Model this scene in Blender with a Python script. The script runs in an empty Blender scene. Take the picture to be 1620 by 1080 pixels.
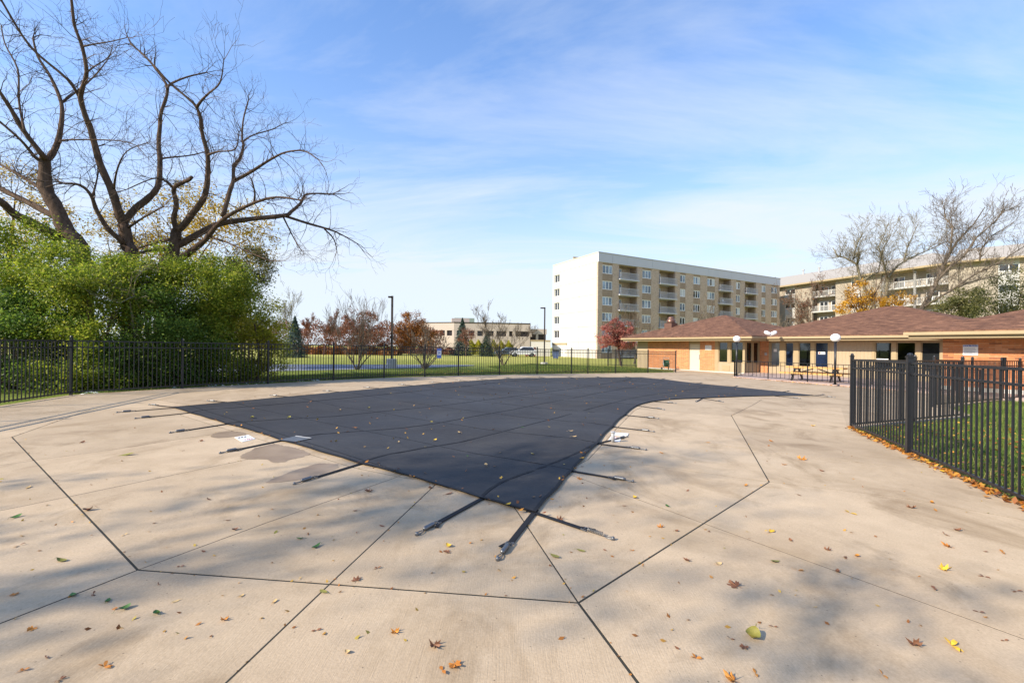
import bpy, bmesh, math, random
import numpy as np
from mathutils import Vector, Matrix, Quaternion
from mathutils.geometry import delaunay_2d_cdt

SC = bpy.context.scene
COL = SC.collection
R = math.radians

# ------------------------------------------------------------------ camera, sky, sun, exposure
CAM_Z, FPX, HOR, ROLL = 1.60, 720.0, 548.0, R(0.6)
cd = bpy.data.cameras.new("camera"); cam = bpy.data.objects.new("camera", cd); COL.objects.link(cam)
cd.sensor_width = 36.0; cd.lens = 16.0; cd.shift_y = (HOR - 540.0) / 1620.0
cd.clip_start = 0.05; cd.clip_end = 3000.0
cam.location = (0, 0, CAM_Z)
_rt = Vector((math.cos(ROLL), 0, math.sin(ROLL))); _up = Vector((-math.sin(ROLL), 0, math.cos(ROLL))); _fw = Vector((0, 1, 0))
cam.matrix_world = Matrix.Translation((0, 0, CAM_Z)) @ Matrix((_rt, _up, -_fw)).transposed().to_4x4()
SC.camera = cam
SC.render.resolution_x = 1024; SC.render.resolution_y = 682

SUN_EL = R(32.0)
SUN_H = Vector((-0.88, -0.475, 0)).normalized()
sun_dir = Vector((SUN_H.x * math.cos(SUN_EL), SUN_H.y * math.cos(SUN_EL), math.sin(SUN_EL)))
sl = bpy.data.lights.new("sun", 'SUN'); sl.energy = 4.5; sl.angle = R(0.55); sl.color = (1.0, 0.89, 0.73)
so = bpy.data.objects.new("sun", sl); COL.objects.link(so)
so.rotation_euler = sun_dir.to_track_quat('Z', 'Y').to_euler(); so.location = sun_dir * 60

wd = bpy.data.worlds.new("World"); SC.world = wd; wd.use_nodes = True
wn = wd.node_tree.nodes; wl = wd.node_tree.links
for n in list(wn): wn.remove(n)
w_out = wn.new("ShaderNodeOutputWorld"); w_bg = wn.new("ShaderNodeBackground"); w_bg.inputs['Strength'].default_value = 0.15
sky = wn.new("ShaderNodeTexSky"); sky.sky_type = 'NISHITA'; sky.sun_disc = False
sky.sun_elevation = SUN_EL; sky.sun_rotation = math.atan2(SUN_H.x, SUN_H.y)
sky.altitude = 200; sky.air_density = 1.15; sky.dust_density = 0.25; sky.ozone_density = 3.0
# thin cirrus: noise stretched over a flat layer high above
tc = wn.new("ShaderNodeTexCoord"); sx = wn.new("ShaderNodeSeparateXYZ"); wl.new(tc.outputs['Generated'], sx.inputs[0])
def wm(op, a, b=None, c=None):
    m = wn.new("ShaderNodeMath"); m.operation = op
    for i, v in enumerate((a, b, c)):
        if v is None: continue
        if isinstance(v, (int, float)): m.inputs[i].default_value = v
        else: wl.new(v, m.inputs[i])
    return m.outputs[0]
zz = wm('ADD', wm('MAXIMUM', sx.outputs[2], 0.0), 0.16)
cx = wm('DIVIDE', sx.outputs[0], zz); cy = wm('DIVIDE', sx.outputs[1], zz)
cb = wn.new("ShaderNodeCombineXYZ"); wl.new(cx, cb.inputs[0]); wl.new(cy, cb.inputs[1])
mp = wn.new("ShaderNodeMapping"); mp.inputs['Rotation'].default_value = (0, 0, R(24)); mp.inputs['Scale'].default_value = (0.7, 1.7, 1); mp.inputs['Location'].default_value = (2.3, 0.4, 0)
wl.new(cb.outputs[0], mp.inputs[0])
nz = wn.new("ShaderNodeTexNoise"); nz.inputs['Scale'].default_value = 0.8; nz.inputs['Detail'].default_value = 11; nz.inputs['Roughness'].default_value = 0.60; nz.inputs['Distortion'].default_value = 0.8
wl.new(mp.outputs[0], nz.inputs['Vector'])
cr = wn.new("ShaderNodeValToRGB"); cr.color_ramp.elements[0].position = 0.42; cr.color_ramp.elements[0].color = (0, 0, 0, 1)
cr.color_ramp.elements[1].position = 0.76; cr.color_ramp.elements[1].color = (1, 1, 1, 1)
wl.new(nz.outputs[0], cr.inputs[0])
zc_ = wm('MAXIMUM', sx.outputs[2], 0.02)
thin = wm('MULTIPLY', wm('SUBTRACT', 1.0, wm('POWER', 2.718, wm('DIVIDE', -0.05, wm('MULTIPLY', zc_, zc_)))), 0.92)   # thin even cirrus, deeper towards the horizon
veil = wm('MINIMUM', wm('ADD', wm('MULTIPLY', cr.outputs[0], 0.58), thin), 0.93)
tint = wn.new("ShaderNodeMix"); tint.data_type = 'RGBA'; tint.blend_type = 'MULTIPLY'; tint.inputs[0].default_value = 1.0
wl.new(sky.outputs[0], tint.inputs[6]); tint.inputs[7].default_value = (0.52, 0.85, 1.18, 1)
mxc = wn.new("ShaderNodeMix"); mxc.data_type = 'RGBA'
wl.new(veil, mxc.inputs['Factor']); wl.new(tint.outputs[2], mxc.inputs[6]); mxc.inputs[7].default_value = (3.5, 3.8, 4.2, 1)
wl.new(mxc.outputs[2], w_bg.inputs['Color']); wl.new(w_bg.outputs[0], w_out.inputs[0])

SC.view_settings.view_transform = 'Standard'; SC.view_settings.look = 'None'
SC.view_settings.exposure = 0.74; SC.view_settings.gamma = 1.0; SC.view_settings.use_curve_mapping = False
SC.cycles.max_bounces = 6; SC.cycles.transparent_max_bounces = 12

# ------------------------------------------------------------------ geometry helpers
TILT = 0.0125
def G(x, y=0): return -TILT * max(-20.0, min(20.0, x))
def ray(px, py):
    u = (px - 810.0) / FPX; v = (HOR - py) / FPX
    return _rt * u + _up * v + _fw
def gp(px, py, dz=0.0):
    """the point of the ground seen at a spot of the photograph"""
    d = ray(px, py); z = 0.0
    for _ in range(12):
        t = (z - CAM_Z) / d.z; z = G(d.x * t)
    return Vector((d.x * t, d.y * t, z + dz))
def ip(px, py, dist):
    """the point at a given distance ahead"""
    d = ray(px, py); t = dist / d.y
    return Vector((d.x * t, dist, CAM_Z + d.z * t))

LOC = {}
def link(o, parent=None, loc=(0, 0, 0)):
    COL.objects.link(o); o.location = loc
    wl_ = Vector(loc)
    if parent is not None:
        o.parent = parent; wl_ = wl_ + LOC[parent.name]
    LOC[o.name] = wl_
    return o
def tag(o, label=None, cat=None, group=None, kind=None):
    if label: o['label'] = label
    if cat: o['category'] = cat
    if group: o['group'] = group
    if kind: o['kind'] = kind
    return o
def thing(name, label, cat, loc=(0, 0, 0), group=None):
    o = bpy.data.objects.new(name, None); o.empty_display_size = 0.2
    link(o, None, loc); return tag(o, label, cat, group)

def face_uv(me):
    uv = me.uv_layers.new(name="UVMap"); n = len(me.loops)
    if n == 0: return
    co = np.empty(len(me.vertices) * 3); me.vertices.foreach_get('co', co); co = co.reshape(-1, 3)
    lv = np.empty(n, dtype=np.int32); me.loops.foreach_get('vertex_index', lv)
    nf = len(me.polygons); nr = np.empty(nf * 3); me.polygons.foreach_get('normal', nr); nr = nr.reshape(-1, 3)
    lt = np.empty(nf, dtype=np.int32); me.polygons.foreach_get('loop_total', lt)
    nl = np.repeat(nr, lt, axis=0)
    ua = np.stack([-nl[:, 1], nl[:, 0], np.zeros(n)], 1); ln = np.linalg.norm(ua, axis=1)
    flat = ln < 0.05; ua[flat] = (1, 0, 0); ln[flat] = 1; ua /= ln[:, None]
    va = np.cross(nl, ua); p = co[lv]
    out = np.stack([(p * ua).sum(1), (p * va).sum(1)], 1)
    uv.data.foreach_set('uv', out.ravel())

class MB:
    def __init__(s): s.v = []; s.f = []
    def add(s, vs, fs):
        b = len(s.v); s.v.extend([tuple(v) for v in vs]); s.f.extend([tuple(i + b for i in f) for f in fs]); return s
    def box(s, lo, hi, M=None):
        x0, y0, z0 = lo; x1, y1, z1 = hi
        vs = [Vector(p) for p in ((x0, y0, z0), (x1, y0, z0), (x1, y1, z0), (x0, y1, z0), (x0, y0, z1), (x1, y0, z1), (x1, y1, z1), (x0, y1, z1))]
        if M is not None: vs = [M @ v for v in vs]
        return s.add(vs, [(0, 3, 2, 1), (4, 5, 6, 7), (0, 1, 5, 4), (1, 2, 6, 5), (2, 3, 7, 6), (3, 0, 4, 7)])
    def prism(s, poly, z0, z1):
        """poly: list of (x, y) counter-clockwise; z0/z1 numbers or functions of x, y"""
        f0 = z0 if callable(z0) else (lambda x, y: z0); f1 = z1 if callable(z1) else (lambda x, y: z1)
        n = len(poly)
        vs = [(p[0], p[1], f0(p[0], p[1])) for p in poly] + [(p[0], p[1], f1(p[0], p[1])) for p in poly]
        fs = [tuple(range(n - 1, -1, -1)), tuple(range(n, 2 * n))] + [(i, (i + 1) % n, n + (i + 1) % n, n + i) for i in range(n)]
        return s.add(vs, fs)
    def tube(s, pts, rad, sides=6, cap=True, phase=0.0):
        pts = [Vector(p) for p in pts]; n = len(pts)
        if isinstance(rad, (int, float)): rad = [rad] * n
        b = len(s.v); prev = None
        for i, p in enumerate(pts):
            t = (pts[min(i + 1, n - 1)] - pts[max(i - 1, 0)])
            if t.length < 1e-9: t = Vector((0, 0, 1))
            t.normalize()
            if prev is None:
                a = Vector((0, 0, 1)) if abs(t.z) < 0.9 else Vector((1, 0, 0)); prev = a.cross(t).normalized()
            u = (prev - t * prev.dot(t)); u = u.normalized() if u.length > 1e-6 else t.orthogonal().normalized()
            prev = u; w = t.cross(u)
            for k in range(sides):
                a = phase + 2 * math.pi * k / sides
                s.v.append(tuple(p + (u * math.cos(a) + w * math.sin(a)) * rad[i]))
        for i in range(n - 1):
            for k in range(sides):
                k2 = (k + 1) % sides
                s.f.append((b + i * sides + k, b + i * sides + k2, b + (i + 1) * sides + k2, b + (i + 1) * sides + k))
        if cap:
            s.f.append(tuple(b + k for k in range(sides - 1, -1, -1))); s.f.append(tuple(b + (n - 1) * sides + k for k in range(sides)))
        return s
    def bar(s, p, q, w, h):
        """a square bar from p to q, w wide and h high"""
        p = Vector(p); q = Vector(q); t = (q - p); L = t.length; t.normalize()
        side = t.cross(Vector((0, 0, 1))); side = side.normalized() if side.length > 1e-5 else Vector((1, 0, 0))
        up = side.cross(t)
        M = Matrix((t, side, up)).transposed().to_4x4(); M.translation = p
        return s.box((0, -w / 2, -h / 2), (L, w / 2, h / 2), M)
    def lathe(s, c, prof, sides=16):
        c = Vector(c); b = len(s.v)
        for r, z in prof:
            for k in range(sides):
                a = 2 * math.pi * k / sides; s.v.append((c.x + r * math.cos(a), c.y + r * math.sin(a), c.z + z))
        for i in range(len(prof) - 1):
            for k in range(sides):
                k2 = (k + 1) % sides
                s.f.append((b + i * sides + k, b + i * sides + k2, b + (i + 1) * sides + k2, b + (i + 1) * sides + k))
        return s
    def build(s, name, m, parent=None, loc=None, smooth=False, mesh_only=False, uv=True):
        """verts are world coordinates; the object sits at loc, or at its parent's place"""
        me = bpy.data.meshes.new(name)
        if parent is not None: off = LOC[parent.name]
        else: off = Vector(loc) if loc is not None else Vector((0, 0, 0))
        me.from_pydata([(v[0] - off.x, v[1] - off.y, v[2] - off.z) for v in s.v], [], s.f)
        me.update()
        if uv: face_uv(me)
        if m is not None: me.materials.append(m)
        if smooth: me.polygons.foreach_set('use_smooth', [True] * len(me.polygons))
        if mesh_only: return me
        o = bpy.data.objects.new(name, me)
        link(o, parent, (0, 0, 0) if parent is not None else off)
        return o
def inst(name, me, parent, wloc, rz=0.0, rot=None, scale=None):
    o = bpy.data.objects.new(name, me)
    off = LOC[parent.name] if parent is not None else Vector((0, 0, 0))
    link(o, parent, Vector(wloc) - off)
    if rot is not None: o.rotation_euler = rot
    else: o.rotation_euler = (0, 0, rz)
    if scale is not None: o.scale = scale
    return o
def np_mesh(name, verts, nside, m, smooth=False):
    """verts (N*nside, 3): N separate faces of nside corners"""
    me = bpy.data.meshes.new(name); nv = len(verts); nf = nv // nside
    me.vertices.add(nv); me.vertices.foreach_set('co', np.asarray(verts, dtype=np.float32).ravel())
    me.loops.add(nv); me.loops.foreach_set('vertex_index', np.arange(nv, dtype=np.int32))
    me.polygons.add(nf); me.polygons.foreach_set('loop_start', np.arange(0, nv, nside, dtype=np.int32))
    me.update(calc_edges=True); me.materials.append(m)
    return me

# ------------------------------------------------------------------ materials
MATS = {}
class NT:
    def __init__(s, name):
        s.m = bpy.data.materials.new(name); s.m.use_nodes = True; s.nt = s.m.node_tree; s.n = s.nt.nodes; s.l = s.nt.links
        s.b = s.n['Principled BSDF']; s.o = s.n['Material Output']; MATS[name] = s.m
    def node(s, t, **kw):
        n = s.n.new(t)
        for k, v in kw.items():
            if k in n.inputs: n.inputs[k].default_value = v
            else: setattr(n, k, v)
        return n
    def pos(s):
        return s.node("ShaderNodeNewGeometry").outputs['Position']
    def uv(s): return s.node("ShaderNodeTexCoord").outputs['UV']
    def noise(s, vec, scale, detail=4, rough=0.55, dist=0.0):
        n = s.node("ShaderNodeTexNoise", Scale=scale, Detail=detail, Roughness=rough, Distortion=dist)
        if vec is not None: s.l.new(vec, n.inputs['Vector'])
        return n.outputs[0]
    def ramp(s, fac, stops):
        r = s.node("ShaderNodeValToRGB"); e = r.color_ramp.elements
        while len(e) < len(stops): e.new(0.5)
        for i, (p, c) in enumerate(stops):
            e[i].position = p; e[i].color = (c, c, c, 1) if isinstance(c, (int, float)) else (*c, 1)
        s.l.new(fac, r.inputs[0]); return r.outputs[0]
    def mix(s, fac, a, b, mode='MIX'):
        m = s.node("ShaderNodeMix", data_type='RGBA', blend_type=mode)
        for i, v in ((0, fac), (6, a), (7, b)):
            if isinstance(v, (int, float)): m.inputs[i].default_value = v if i == 0 else (v, v, v, 1)
            elif isinstance(v, tuple): m.inputs[i].default_value = (*v, 1)
            else: s.l.new(v, m.inputs[i])
        return m.outputs[2]
    def math(s, op, a, b=0.0):
        m = s.node("ShaderNodeMath", operation=op)
        for i, v in enumerate((a, b)):
            if isinstance(v, (int, float)): m.inputs[i].default_value = v
            else: s.l.new(v, m.inputs[i])
        return m.outputs[0]
    def mapping(s, vec, scale=(1, 1, 1), rot=(0, 0, 0)):
        m = s.node("ShaderNodeMapping"); m.inputs['Scale'].default_value = scale; m.inputs['Rotation'].default_value = rot
        s.l.new(vec, m.inputs[0]); return m.outputs[0]
    def bump(s, h, dist=0.01, strength=0.6):
        b = s.node("ShaderNodeBump", Strength=strength, Distance=dist); s.l.new(h, b.inputs['Height']); s.l.new(b.outputs[0], s.b.inputs['Normal'])
    def set(s, col=None, rough=None, spec=None, metal=None):
        for k, v in (('Base Color', col), ('Roughness', rough), ('Specular IOR Level', spec), ('Metallic', metal)):
            if v is None: continue
            if isinstance(v, tuple): s.b.inputs[k].default_value = (*v, 1)
            elif isinstance(v, (int, float)): s.b.inputs[k].default_value = v
            else: s.l.new(v, s.b.inputs[k])
        return s.m
def plain(name, col, rough=0.6, spec=0.4, metal=0.0, var=0.12, scale=6.0, bump=0.0):
    t = NT(name); n = t.noise(t.pos(), scale, 5, 0.6)
    c = t.mix(n, tuple(max(0, x * (1 - var)) for x in col), tuple(min(1, x * (1 + var)) for x in col))
    t.set(c, rough, spec, metal)
    if bump: t.bump(t.noise(t.pos(), scale * 8, 4), bump)
    return t.m

def m_concrete():
    t = NT("concrete"); p = t.pos()
    big = t.noise(p, 0.45, 6, 0.62, 0.4); mid = t.noise(p, 2.6, 6, 0.65); fine = t.noise(p, 70, 3, 0.7)
    c = t.ramp(big, [(0.30, (0.40, 0.295, 0.182)), (0.52, (0.525, 0.400, 0.252)), (0.72, (0.60, 0.47, 0.312))])
    c = t.mix(0.35, c, t.ramp(mid, [(0.3, (0.36, 0.265, 0.17)), (0.7, (0.62, 0.475, 0.33))]))
    c = t.mix(0.22, c, t.ramp(fine, [(0.3, (0.25, 0.18, 0.12)), (0.7, (0.70, 0.55, 0.39))]))
    sp = t.ramp(t.noise(p, 240, 2, 0.5), [(0.66, 1.0), (0.74, 0.55)])
    c = t.mix(1.0, c, sp, 'MULTIPLY')
    rnd = t.node("ShaderNodeObjectInfo").outputs['Random']
    c = t.mix(1.0, c, t.ramp(rnd, [(0, 0.90), (1, 1.06)]), 'MULTIPLY')
    # dark pits
    v = t.node("ShaderNodeTexVoronoi", Scale=13.0); t.l.new(p, v.inputs['Vector'])
    c = t.mix(1.0, c, t.ramp(v.outputs['Distance'], [(0.045, 0.45), (0.075, 1.0)]), 'MULTIPLY')
    st = t.noise(t.mapping(p, (0.9, 0.55, 1), (0, 0, 0.5)), 0.9, 7, 0.68, 1.2)
    c = t.mix(1.0, c, t.ramp(st, [(0.28, (0.60, 0.56, 0.50)), (0.48, (1, 1, 1)), (0.62, (1, 1, 1)), (0.78, (1.10, 1.10, 1.10))]), 'MULTIPLY')
    sn = t.noise(p, 0.8, 6, 0.7, 0.8)
    c = t.mix(t.ramp(sn, [(0.50, 0.0), (0.72, 0.55)]), c, (0.33, 0.235, 0.135))
    # broom finish
    br = t.noise(t.mapping(p, (130, 6, 1), (0, 0, R(-35))), 1.0, 2, 0.5)
    h = t.math('ADD', t.math('MULTIPLY', br, 0.7), t.math('MULTIPLY', fine, 0.8))
    t.bump(h, 0.004, 0.55)
    t.set(c, t.ramp(mid, [(0.3, 0.72), (0.7, 0.92)]), 0.3)
    return t.m
def m_cover():
    t = NT("cover_fabric"); p = t.pos()
    n = t.noise(p, 0.5, 5, 0.6); f = t.noise(p, 14, 4, 0.7)
    c = t.ramp(n, [(0.3, (0.026, 0.025, 0.027)), (0.7, (0.042, 0.041, 0.043))])
    c = t.mix(t.ramp(f, [(0.52, 0.0), (0.8, 0.30)]), c, (0.09, 0.085, 0.078))
    c = t.mix(t.ramp(t.noise(p, 0.9, 7, 0.7, 0.6), [(0.50, 0.0), (0.75, 0.35)]), c, (0.085, 0.08, 0.074))
    t.set(c, t.ramp(t.noise(p, 0.22, 3), [(0.35, 0.60), (0.65, 0.82)]), 0.3)
    wv = t.noise(p, 400, 2, 0.5); wr = t.noise(t.mapping(p, (1, 1, 1), (0, 0, 0.6)), 2.2, 4, 0.6)
    t.bump(t.math('ADD', t.math('MULTIPLY', wv, 0.05), wr), 0.02, 0.5)
    return t.m
def m_brick(name, c1, c2, mortar, bw, bh, mort=0.012, var=0.5):
    t = NT(name); uv = t.uv()
    b = t.node("ShaderNodeTexBrick", Scale=1.0); t.l.new(uv, b.inputs['Vector'])
    b.inputs['Color1'].default_value = (*c1, 1); b.inputs['Color2'].default_value = (*c2, 1); b.inputs['Mortar'].default_value = (*mortar, 1)
    b.inputs['Mortar Size'].default_value = mort; b.inputs['Brick Width'].default_value = bw; b.inputs['Row Height'].default_value = bh; b.inputs['Bias'].default_value = -0.1
    n = t.noise(t.pos(), 3.0, 6, 0.65)
    c = t.mix(var * 0.6, b.outputs['Color'], t.mix(1.0, b.outputs['Color'], t.ramp(n, [(0.3, 0.65), (0.7, 1.35)]), 'MULTIPLY'))
    t.set(c, 0.88, 0.2); t.bump(t.math('SUBTRACT', 1.0, b.outputs['Fac']), 0.008, 0.6)
    return t.m
def m_shingle():
    t = NT("shingles"); uv = t.uv()
    b = t.node("ShaderNodeTexBrick", Scale=1.0); t.l.new(uv, b.inputs['Vector'])
    b.inputs['Color1'].default_value = (0.105, 0.052, 0.033, 1); b.inputs['Color2'].default_value = (0.25, 0.125, 0.074, 1); b.inputs['Mortar'].default_value = (0.055, 0.032, 0.027, 1)
    b.inputs['Mortar Size'].default_value = 0.006; b.inputs['Brick Width'].default_value = 0.32; b.inputs['Row Height'].default_value = 0.145; b.inputs['Bias'].default_value = -0.1
    b.offset = 0.37; b.offset_frequency = 3
    n = t.noise(t.pos(), 0.8, 5, 0.6); st = t.noise(t.mapping(uv, (1.0, 4.2, 1)), 1.5, 5, 0.75)
    c = t.mix(0.72, b.outputs['Color'], t.ramp(st, [(0.36, (0.065, 0.034, 0.024)), (0.5, (0.155, 0.076, 0.046)), (0.64, (0.34, 0.175, 0.105))]))
    c = t.mix(0.3, c, t.mix(1.0, c, t.ramp(n, [(0.3, 0.6), (0.7, 1.4)]), 'MULTIPLY'))
    t.set(c, 0.9, 0.2); t.bump(t.math('ADD', t.math('SUBTRACT', 1.0, b.outputs['Fac']), t.math('MULTIPLY', st, 0.6)), 0.03, 0.8)
    return t.m
def m_siding(name, col, pitch=0.2):
    t = NT(name); uv = t.uv()
    s = t.node("ShaderNodeSeparateXYZ"); t.l.new(uv, s.inputs[0])
    fr = t.math('FRACT', t.math('DIVIDE', s.outputs[0], pitch))
    g = t.ramp(fr, [(0.0, 0.0), (0.05, 0.0), (0.09, 1.0), (0.93, 1.0), (1.0, 0.0)])
    n = t.noise(t.mapping(uv, (14, 1.2, 1)), 2.0, 5, 0.6)
    c = t.mix(n, tuple(x * 0.86 for x in col), tuple(min(1, x * 1.1) for x in col))
    t.set(c, 0.75, 0.3); t.bump(g, 0.012, 0.8)
    return t.m
def m_leaf(name, stops, rough=0.55, trans=0.35):
    t = NT(name); g = t.node("ShaderNodeNewGeometry")
    c = t.ramp(g.outputs['Random Per Island'], stops)
    n = t.noise(g.outputs['Position'], 0.7, 3)
    c = t.mix(1.0, c, t.ramp(n, [(0.3, 0.72), (0.7, 1.25)]), 'MULTIPLY')
    t.set(c, rough, 0.35)
    tr = t.node("ShaderNodeBsdfTranslucent"); t.l.new(c, tr.inputs[0])
    mx = t.node("ShaderNodeMixShader"); mx.inputs[0].default_value = trans
    t.l.new(t.b.outputs[0], mx.inputs[1]); t.l.new(tr.outputs[0], mx.inputs[2]); t.l.new(mx.outputs[0], t.o.inputs[0])
    return t.m
def m_lawn():
    t = NT("lawn"); p = t.pos()
    a = t.noise(p, 0.10, 5, 0.6); b = t.noise(p, 1.6, 6, 0.7); f = t.noise(p, 22, 4, 0.75)
    s = t.node("ShaderNodeSeparateXYZ"); t.l.new(p, s.inputs[0])
    dry = t.math('ADD', t.math('MULTIPLY', t.math('SUBTRACT', s.outputs[1], 33.0), 0.05), t.math('MULTIPLY', t.math('SUBTRACT', a, 0.5), 1.6))
    c = t.mix(t.ramp(dry, [(0.0, 0.0), (1.0, 1.0)]), t.ramp(b, [(0.3, (0.115, 0.155, 0.026)), (0.7, (0.23, 0.265, 0.05))]), t.ramp(b, [(0.3, (0.33, 0.34, 0.075)), (0.7, (0.52, 0.47, 0.125))]))
    c = t.mix(0.5, c, t.mix(1.0, c, t.ramp(f, [(0.3, 0.45), (0.7, 1.5)]), 'MULTIPLY'))
    t.set(c, 0.95, 0.1); t.bump(f, 0.06, 0.8)
    return t.m
def m_bark(name, col, sc=9.0):
    t = NT(name); p = t.pos()
    n = t.noise(t.mapping(p, (1, 1, 0.22)), sc, 5, 0.7)
    c = t.ramp(n, [(0.3, tuple(x * 0.5 for x in col)), (0.7, tuple(x * 1.35 for x in col))])
    t.set(c, 0.95, 0.15); t.bump(n, 0.03, 0.9)
    return t.m
def m_glass_room(name, tint=(0.55, 0.6, 0.62)):
    t = NT(name)
    tr = t.node("ShaderNodeBsdfTransparent"); tr.inputs[0].default_value = (*tint, 1)
    gl = t.node("ShaderNodeBsdfGlossy"); gl.inputs['Roughness'].default_value = 0.02
    fr = t.node("ShaderNodeFresnel", IOR=1.5); f = t.math('ADD', fr.outputs[0], 0.05)
    mx = t.node("ShaderNodeMixShader"); t.l.new(f, mx.inputs[0]); t.l.new(tr.outputs[0], mx.inputs[1]); t.l.new(gl.outputs[0], mx.inputs[2])
    t.l.new(mx.outputs[0], t.o.inputs[0]); return t.m
def m_glass_far(name, col):
    t = NT(name); n = t.noise(t.pos(), 0.5, 3)
    t.set(t.ramp(n, [(0.35, tuple(x * 0.5 for x in col)), (0.65, tuple(x * 1.5 for x in col))]), 0.06, 0.9); return t.m

CONC = m_concrete(); COVER = m_cover(); SHINGLE = m_shingle(); LAWN = m_lawn()
JOINT = plain("joint_filler", (0.035, 0.032, 0.022), 0.9)
WEB = plain("black_webbing", (0.010, 0.010, 0.012), 0.75, 0.35, scale=60)
WEBL = plain("seam_webbing", (0.012, 0.012, 0.014), 0.6, 0.4, scale=40)
STEEL = plain("stainless_steel", (0.20, 0.20, 0.20), 0.42, 0.5, 0.85, scale=40)
FENCE = plain("black_powder_coat", (0.012, 0.013, 0.017), 0.38, 0.5, scale=20)
BRICKF = m_brick("brick_orange", (0.64, 0.245, 0.085), (0.46, 0.16, 0.055), (0.50, 0.36, 0.25), 0.37, 0.077, 0.010)
BRICKM = plain("brick_face", (0.52, 0.20, 0.085), 0.88, 0.2, var=0.35, scale=7, bump=0.004)
BRICKM2 = plain("brick_face_pale", (0.60, 0.27, 0.13), 0.88, 0.2, var=0.3, scale=7, bump=0.004)
BRICKM3 = plain("brick_face_dark", (0.33, 0.13, 0.065), 0.88, 0.2, var=0.3, scale=7, bump=0.004)
MORTAR = plain("mortar", (0.50, 0.37, 0.26), 0.95, 0.1)
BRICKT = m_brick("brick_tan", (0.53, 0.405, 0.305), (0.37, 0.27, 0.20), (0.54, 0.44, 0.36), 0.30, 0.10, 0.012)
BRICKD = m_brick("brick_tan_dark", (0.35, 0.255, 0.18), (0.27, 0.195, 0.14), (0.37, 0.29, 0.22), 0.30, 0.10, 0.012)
SIDING = m_siding("tan_siding", (0.42, 0.33, 0.215)); TRIM = plain("tan_trim", (0.38, 0.29, 0.165), 0.6, 0.4, scale=3)
TRIMD = plain("olive_trim", (0.36, 0.285, 0.17), 0.6, 0.4, scale=3)
DOORM = plain("cream_door_paint", (0.62, 0.54, 0.40), 0.5, 0.4, scale=2, var=0.05)
WHITEW = plain("white_wall_paint", (0.55, 0.53, 0.485), 0.85, 0.2, scale=0.6, var=0.05)
FASCIA = plain("grey_metal_fascia", (0.52, 0.52, 0.55), 0.5, 0.4, scale=0.8, var=0.06)
WHITE = plain("white_paint", (0.80, 0.80, 0.79), 0.45, 0.4, var=0.03)
GLOBE = plain("white_globe_acrylic", (0.85, 0.85, 0.84), 0.25, 0.5, var=0.02)
GREYP = plain("grey_paint", (0.42, 0.42, 0.42), 0.6, var=0.08)
GLASS = m_glass_room("window_glass"); GLASSB = m_glass_far("blue_grey_glass", (0.10, 0.15, 0.22)); GLASSD = m_glass_far("dark_glass", (0.03, 0.035, 0.04))
CURTAIN = plain("pale_curtain", (0.55, 0.56, 0.58), 0.8, var=0.1)
DARKB = plain("dark_bronze_metal", (0.032, 0.022, 0.018), 0.5, 0.4)
COPPER = plain("brown_vent_metal", (0.20, 0.105, 0.075), 0.4, 0.5, 0.5)
WOOD = plain("picnic_wood", (0.62, 0.33, 0.11), 0.65, 0.3, var=0.25, scale=9)
ASPH = plain("asphalt", (0.20, 0.215, 0.26), 0.9, 0.25, scale=30)
BARK = m_bark("bark_brown", (0.115, 0.076, 0.053)); BARKG = m_bark("bark_grey", (0.17, 0.135, 0.10)); TWIG = m_bark("twig_brown", (0.13, 0.090, 0.066)); TWIGP = m_bark("twig_pale", (0.24, 0.205, 0.135)); TWIGR = m_bark("twig_reddish", (0.17, 0.085, 0.065))
PAVER = plain("pink_paving", (0.40, 0.30, 0.26), 0.9, var=0.2, scale=8)
from mathutils import noise as mnoise
# ------------------------------------------------------------------ ground
def structure(o): o['kind'] = 'structure'; return o
xs = [-900, -300, -120, -60, -20, -10, 0, 10, 20, 60, 120, 300, 900]; ys = [-300, -60, -10, 10, 30, 60, 100, 200, 500, 1500]
mb = MB(); mb.v = [(x, y, G(x) - 0.06) for y in ys for x in xs]; nx = len(xs)
mb.f = [(j * nx + i, j * nx + i + 1, (j + 1) * nx + i + 1, (j + 1) * nx + i) for j in range(len(ys) - 1) for i in range(nx - 1)]
structure(mb.build("lawn_ground", LAWN))

# ------------------------------------------------------------------ deck: one sheet of joint filler, slabs on top
def off_poly(P, d):
    """move every edge of a counter-clockwise polygon inwards by d (number or list)"""
    n = len(P); out = []
    for i in range(n):
        a, b, c = Vector(P[i - 1]), Vector(P[i]), Vector(P[(i + 1) % n])
        d1 = d[i - 1] if isinstance(d, list) else d; d2 = d[i] if isinstance(d, list) else d
        e1 = (b - a).normalized(); e2 = (c - b).normalized()
        n1 = Vector((-e1.y, e1.x)); n2 = Vector((-e2.y, e2.x))
        cr_ = e1.x * e2.y - e1.y * e2.x
        if abs(cr_) < 0.08: out.append(b + n1 * (d1 + d2) / 2)
        else:
            p1 = b + n1 * d1; p2 = b + n2 * d2
            t = ((p2 - p1).x * e2.y - (p2 - p1).y * e2.x) / cr_
            t = max(-4 * abs(d1) - 0.02, min(4 * abs(d1) + 0.02, t)); out.append(p1 + e1 * t)
    return out
def area(P): return 0.5 * sum(P[i - 1][0] * P[i][1] - P[i][0] * P[i - 1][1] for i in range(len(P)))
def inside(p, P):
    c = False; n = len(P)
    for i in range(n):
        a, b = P[i - 1], P[i]
        if (a[1] > p[1]) != (b[1] > p[1]) and p[0] < (b[0] - a[0]) * (p[1] - a[1]) / (b[1] - a[1]) + a[0]: c = not c
    return c
def g2(px, py): v = gp(px, py); return Vector((v.x, v.y))
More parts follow.
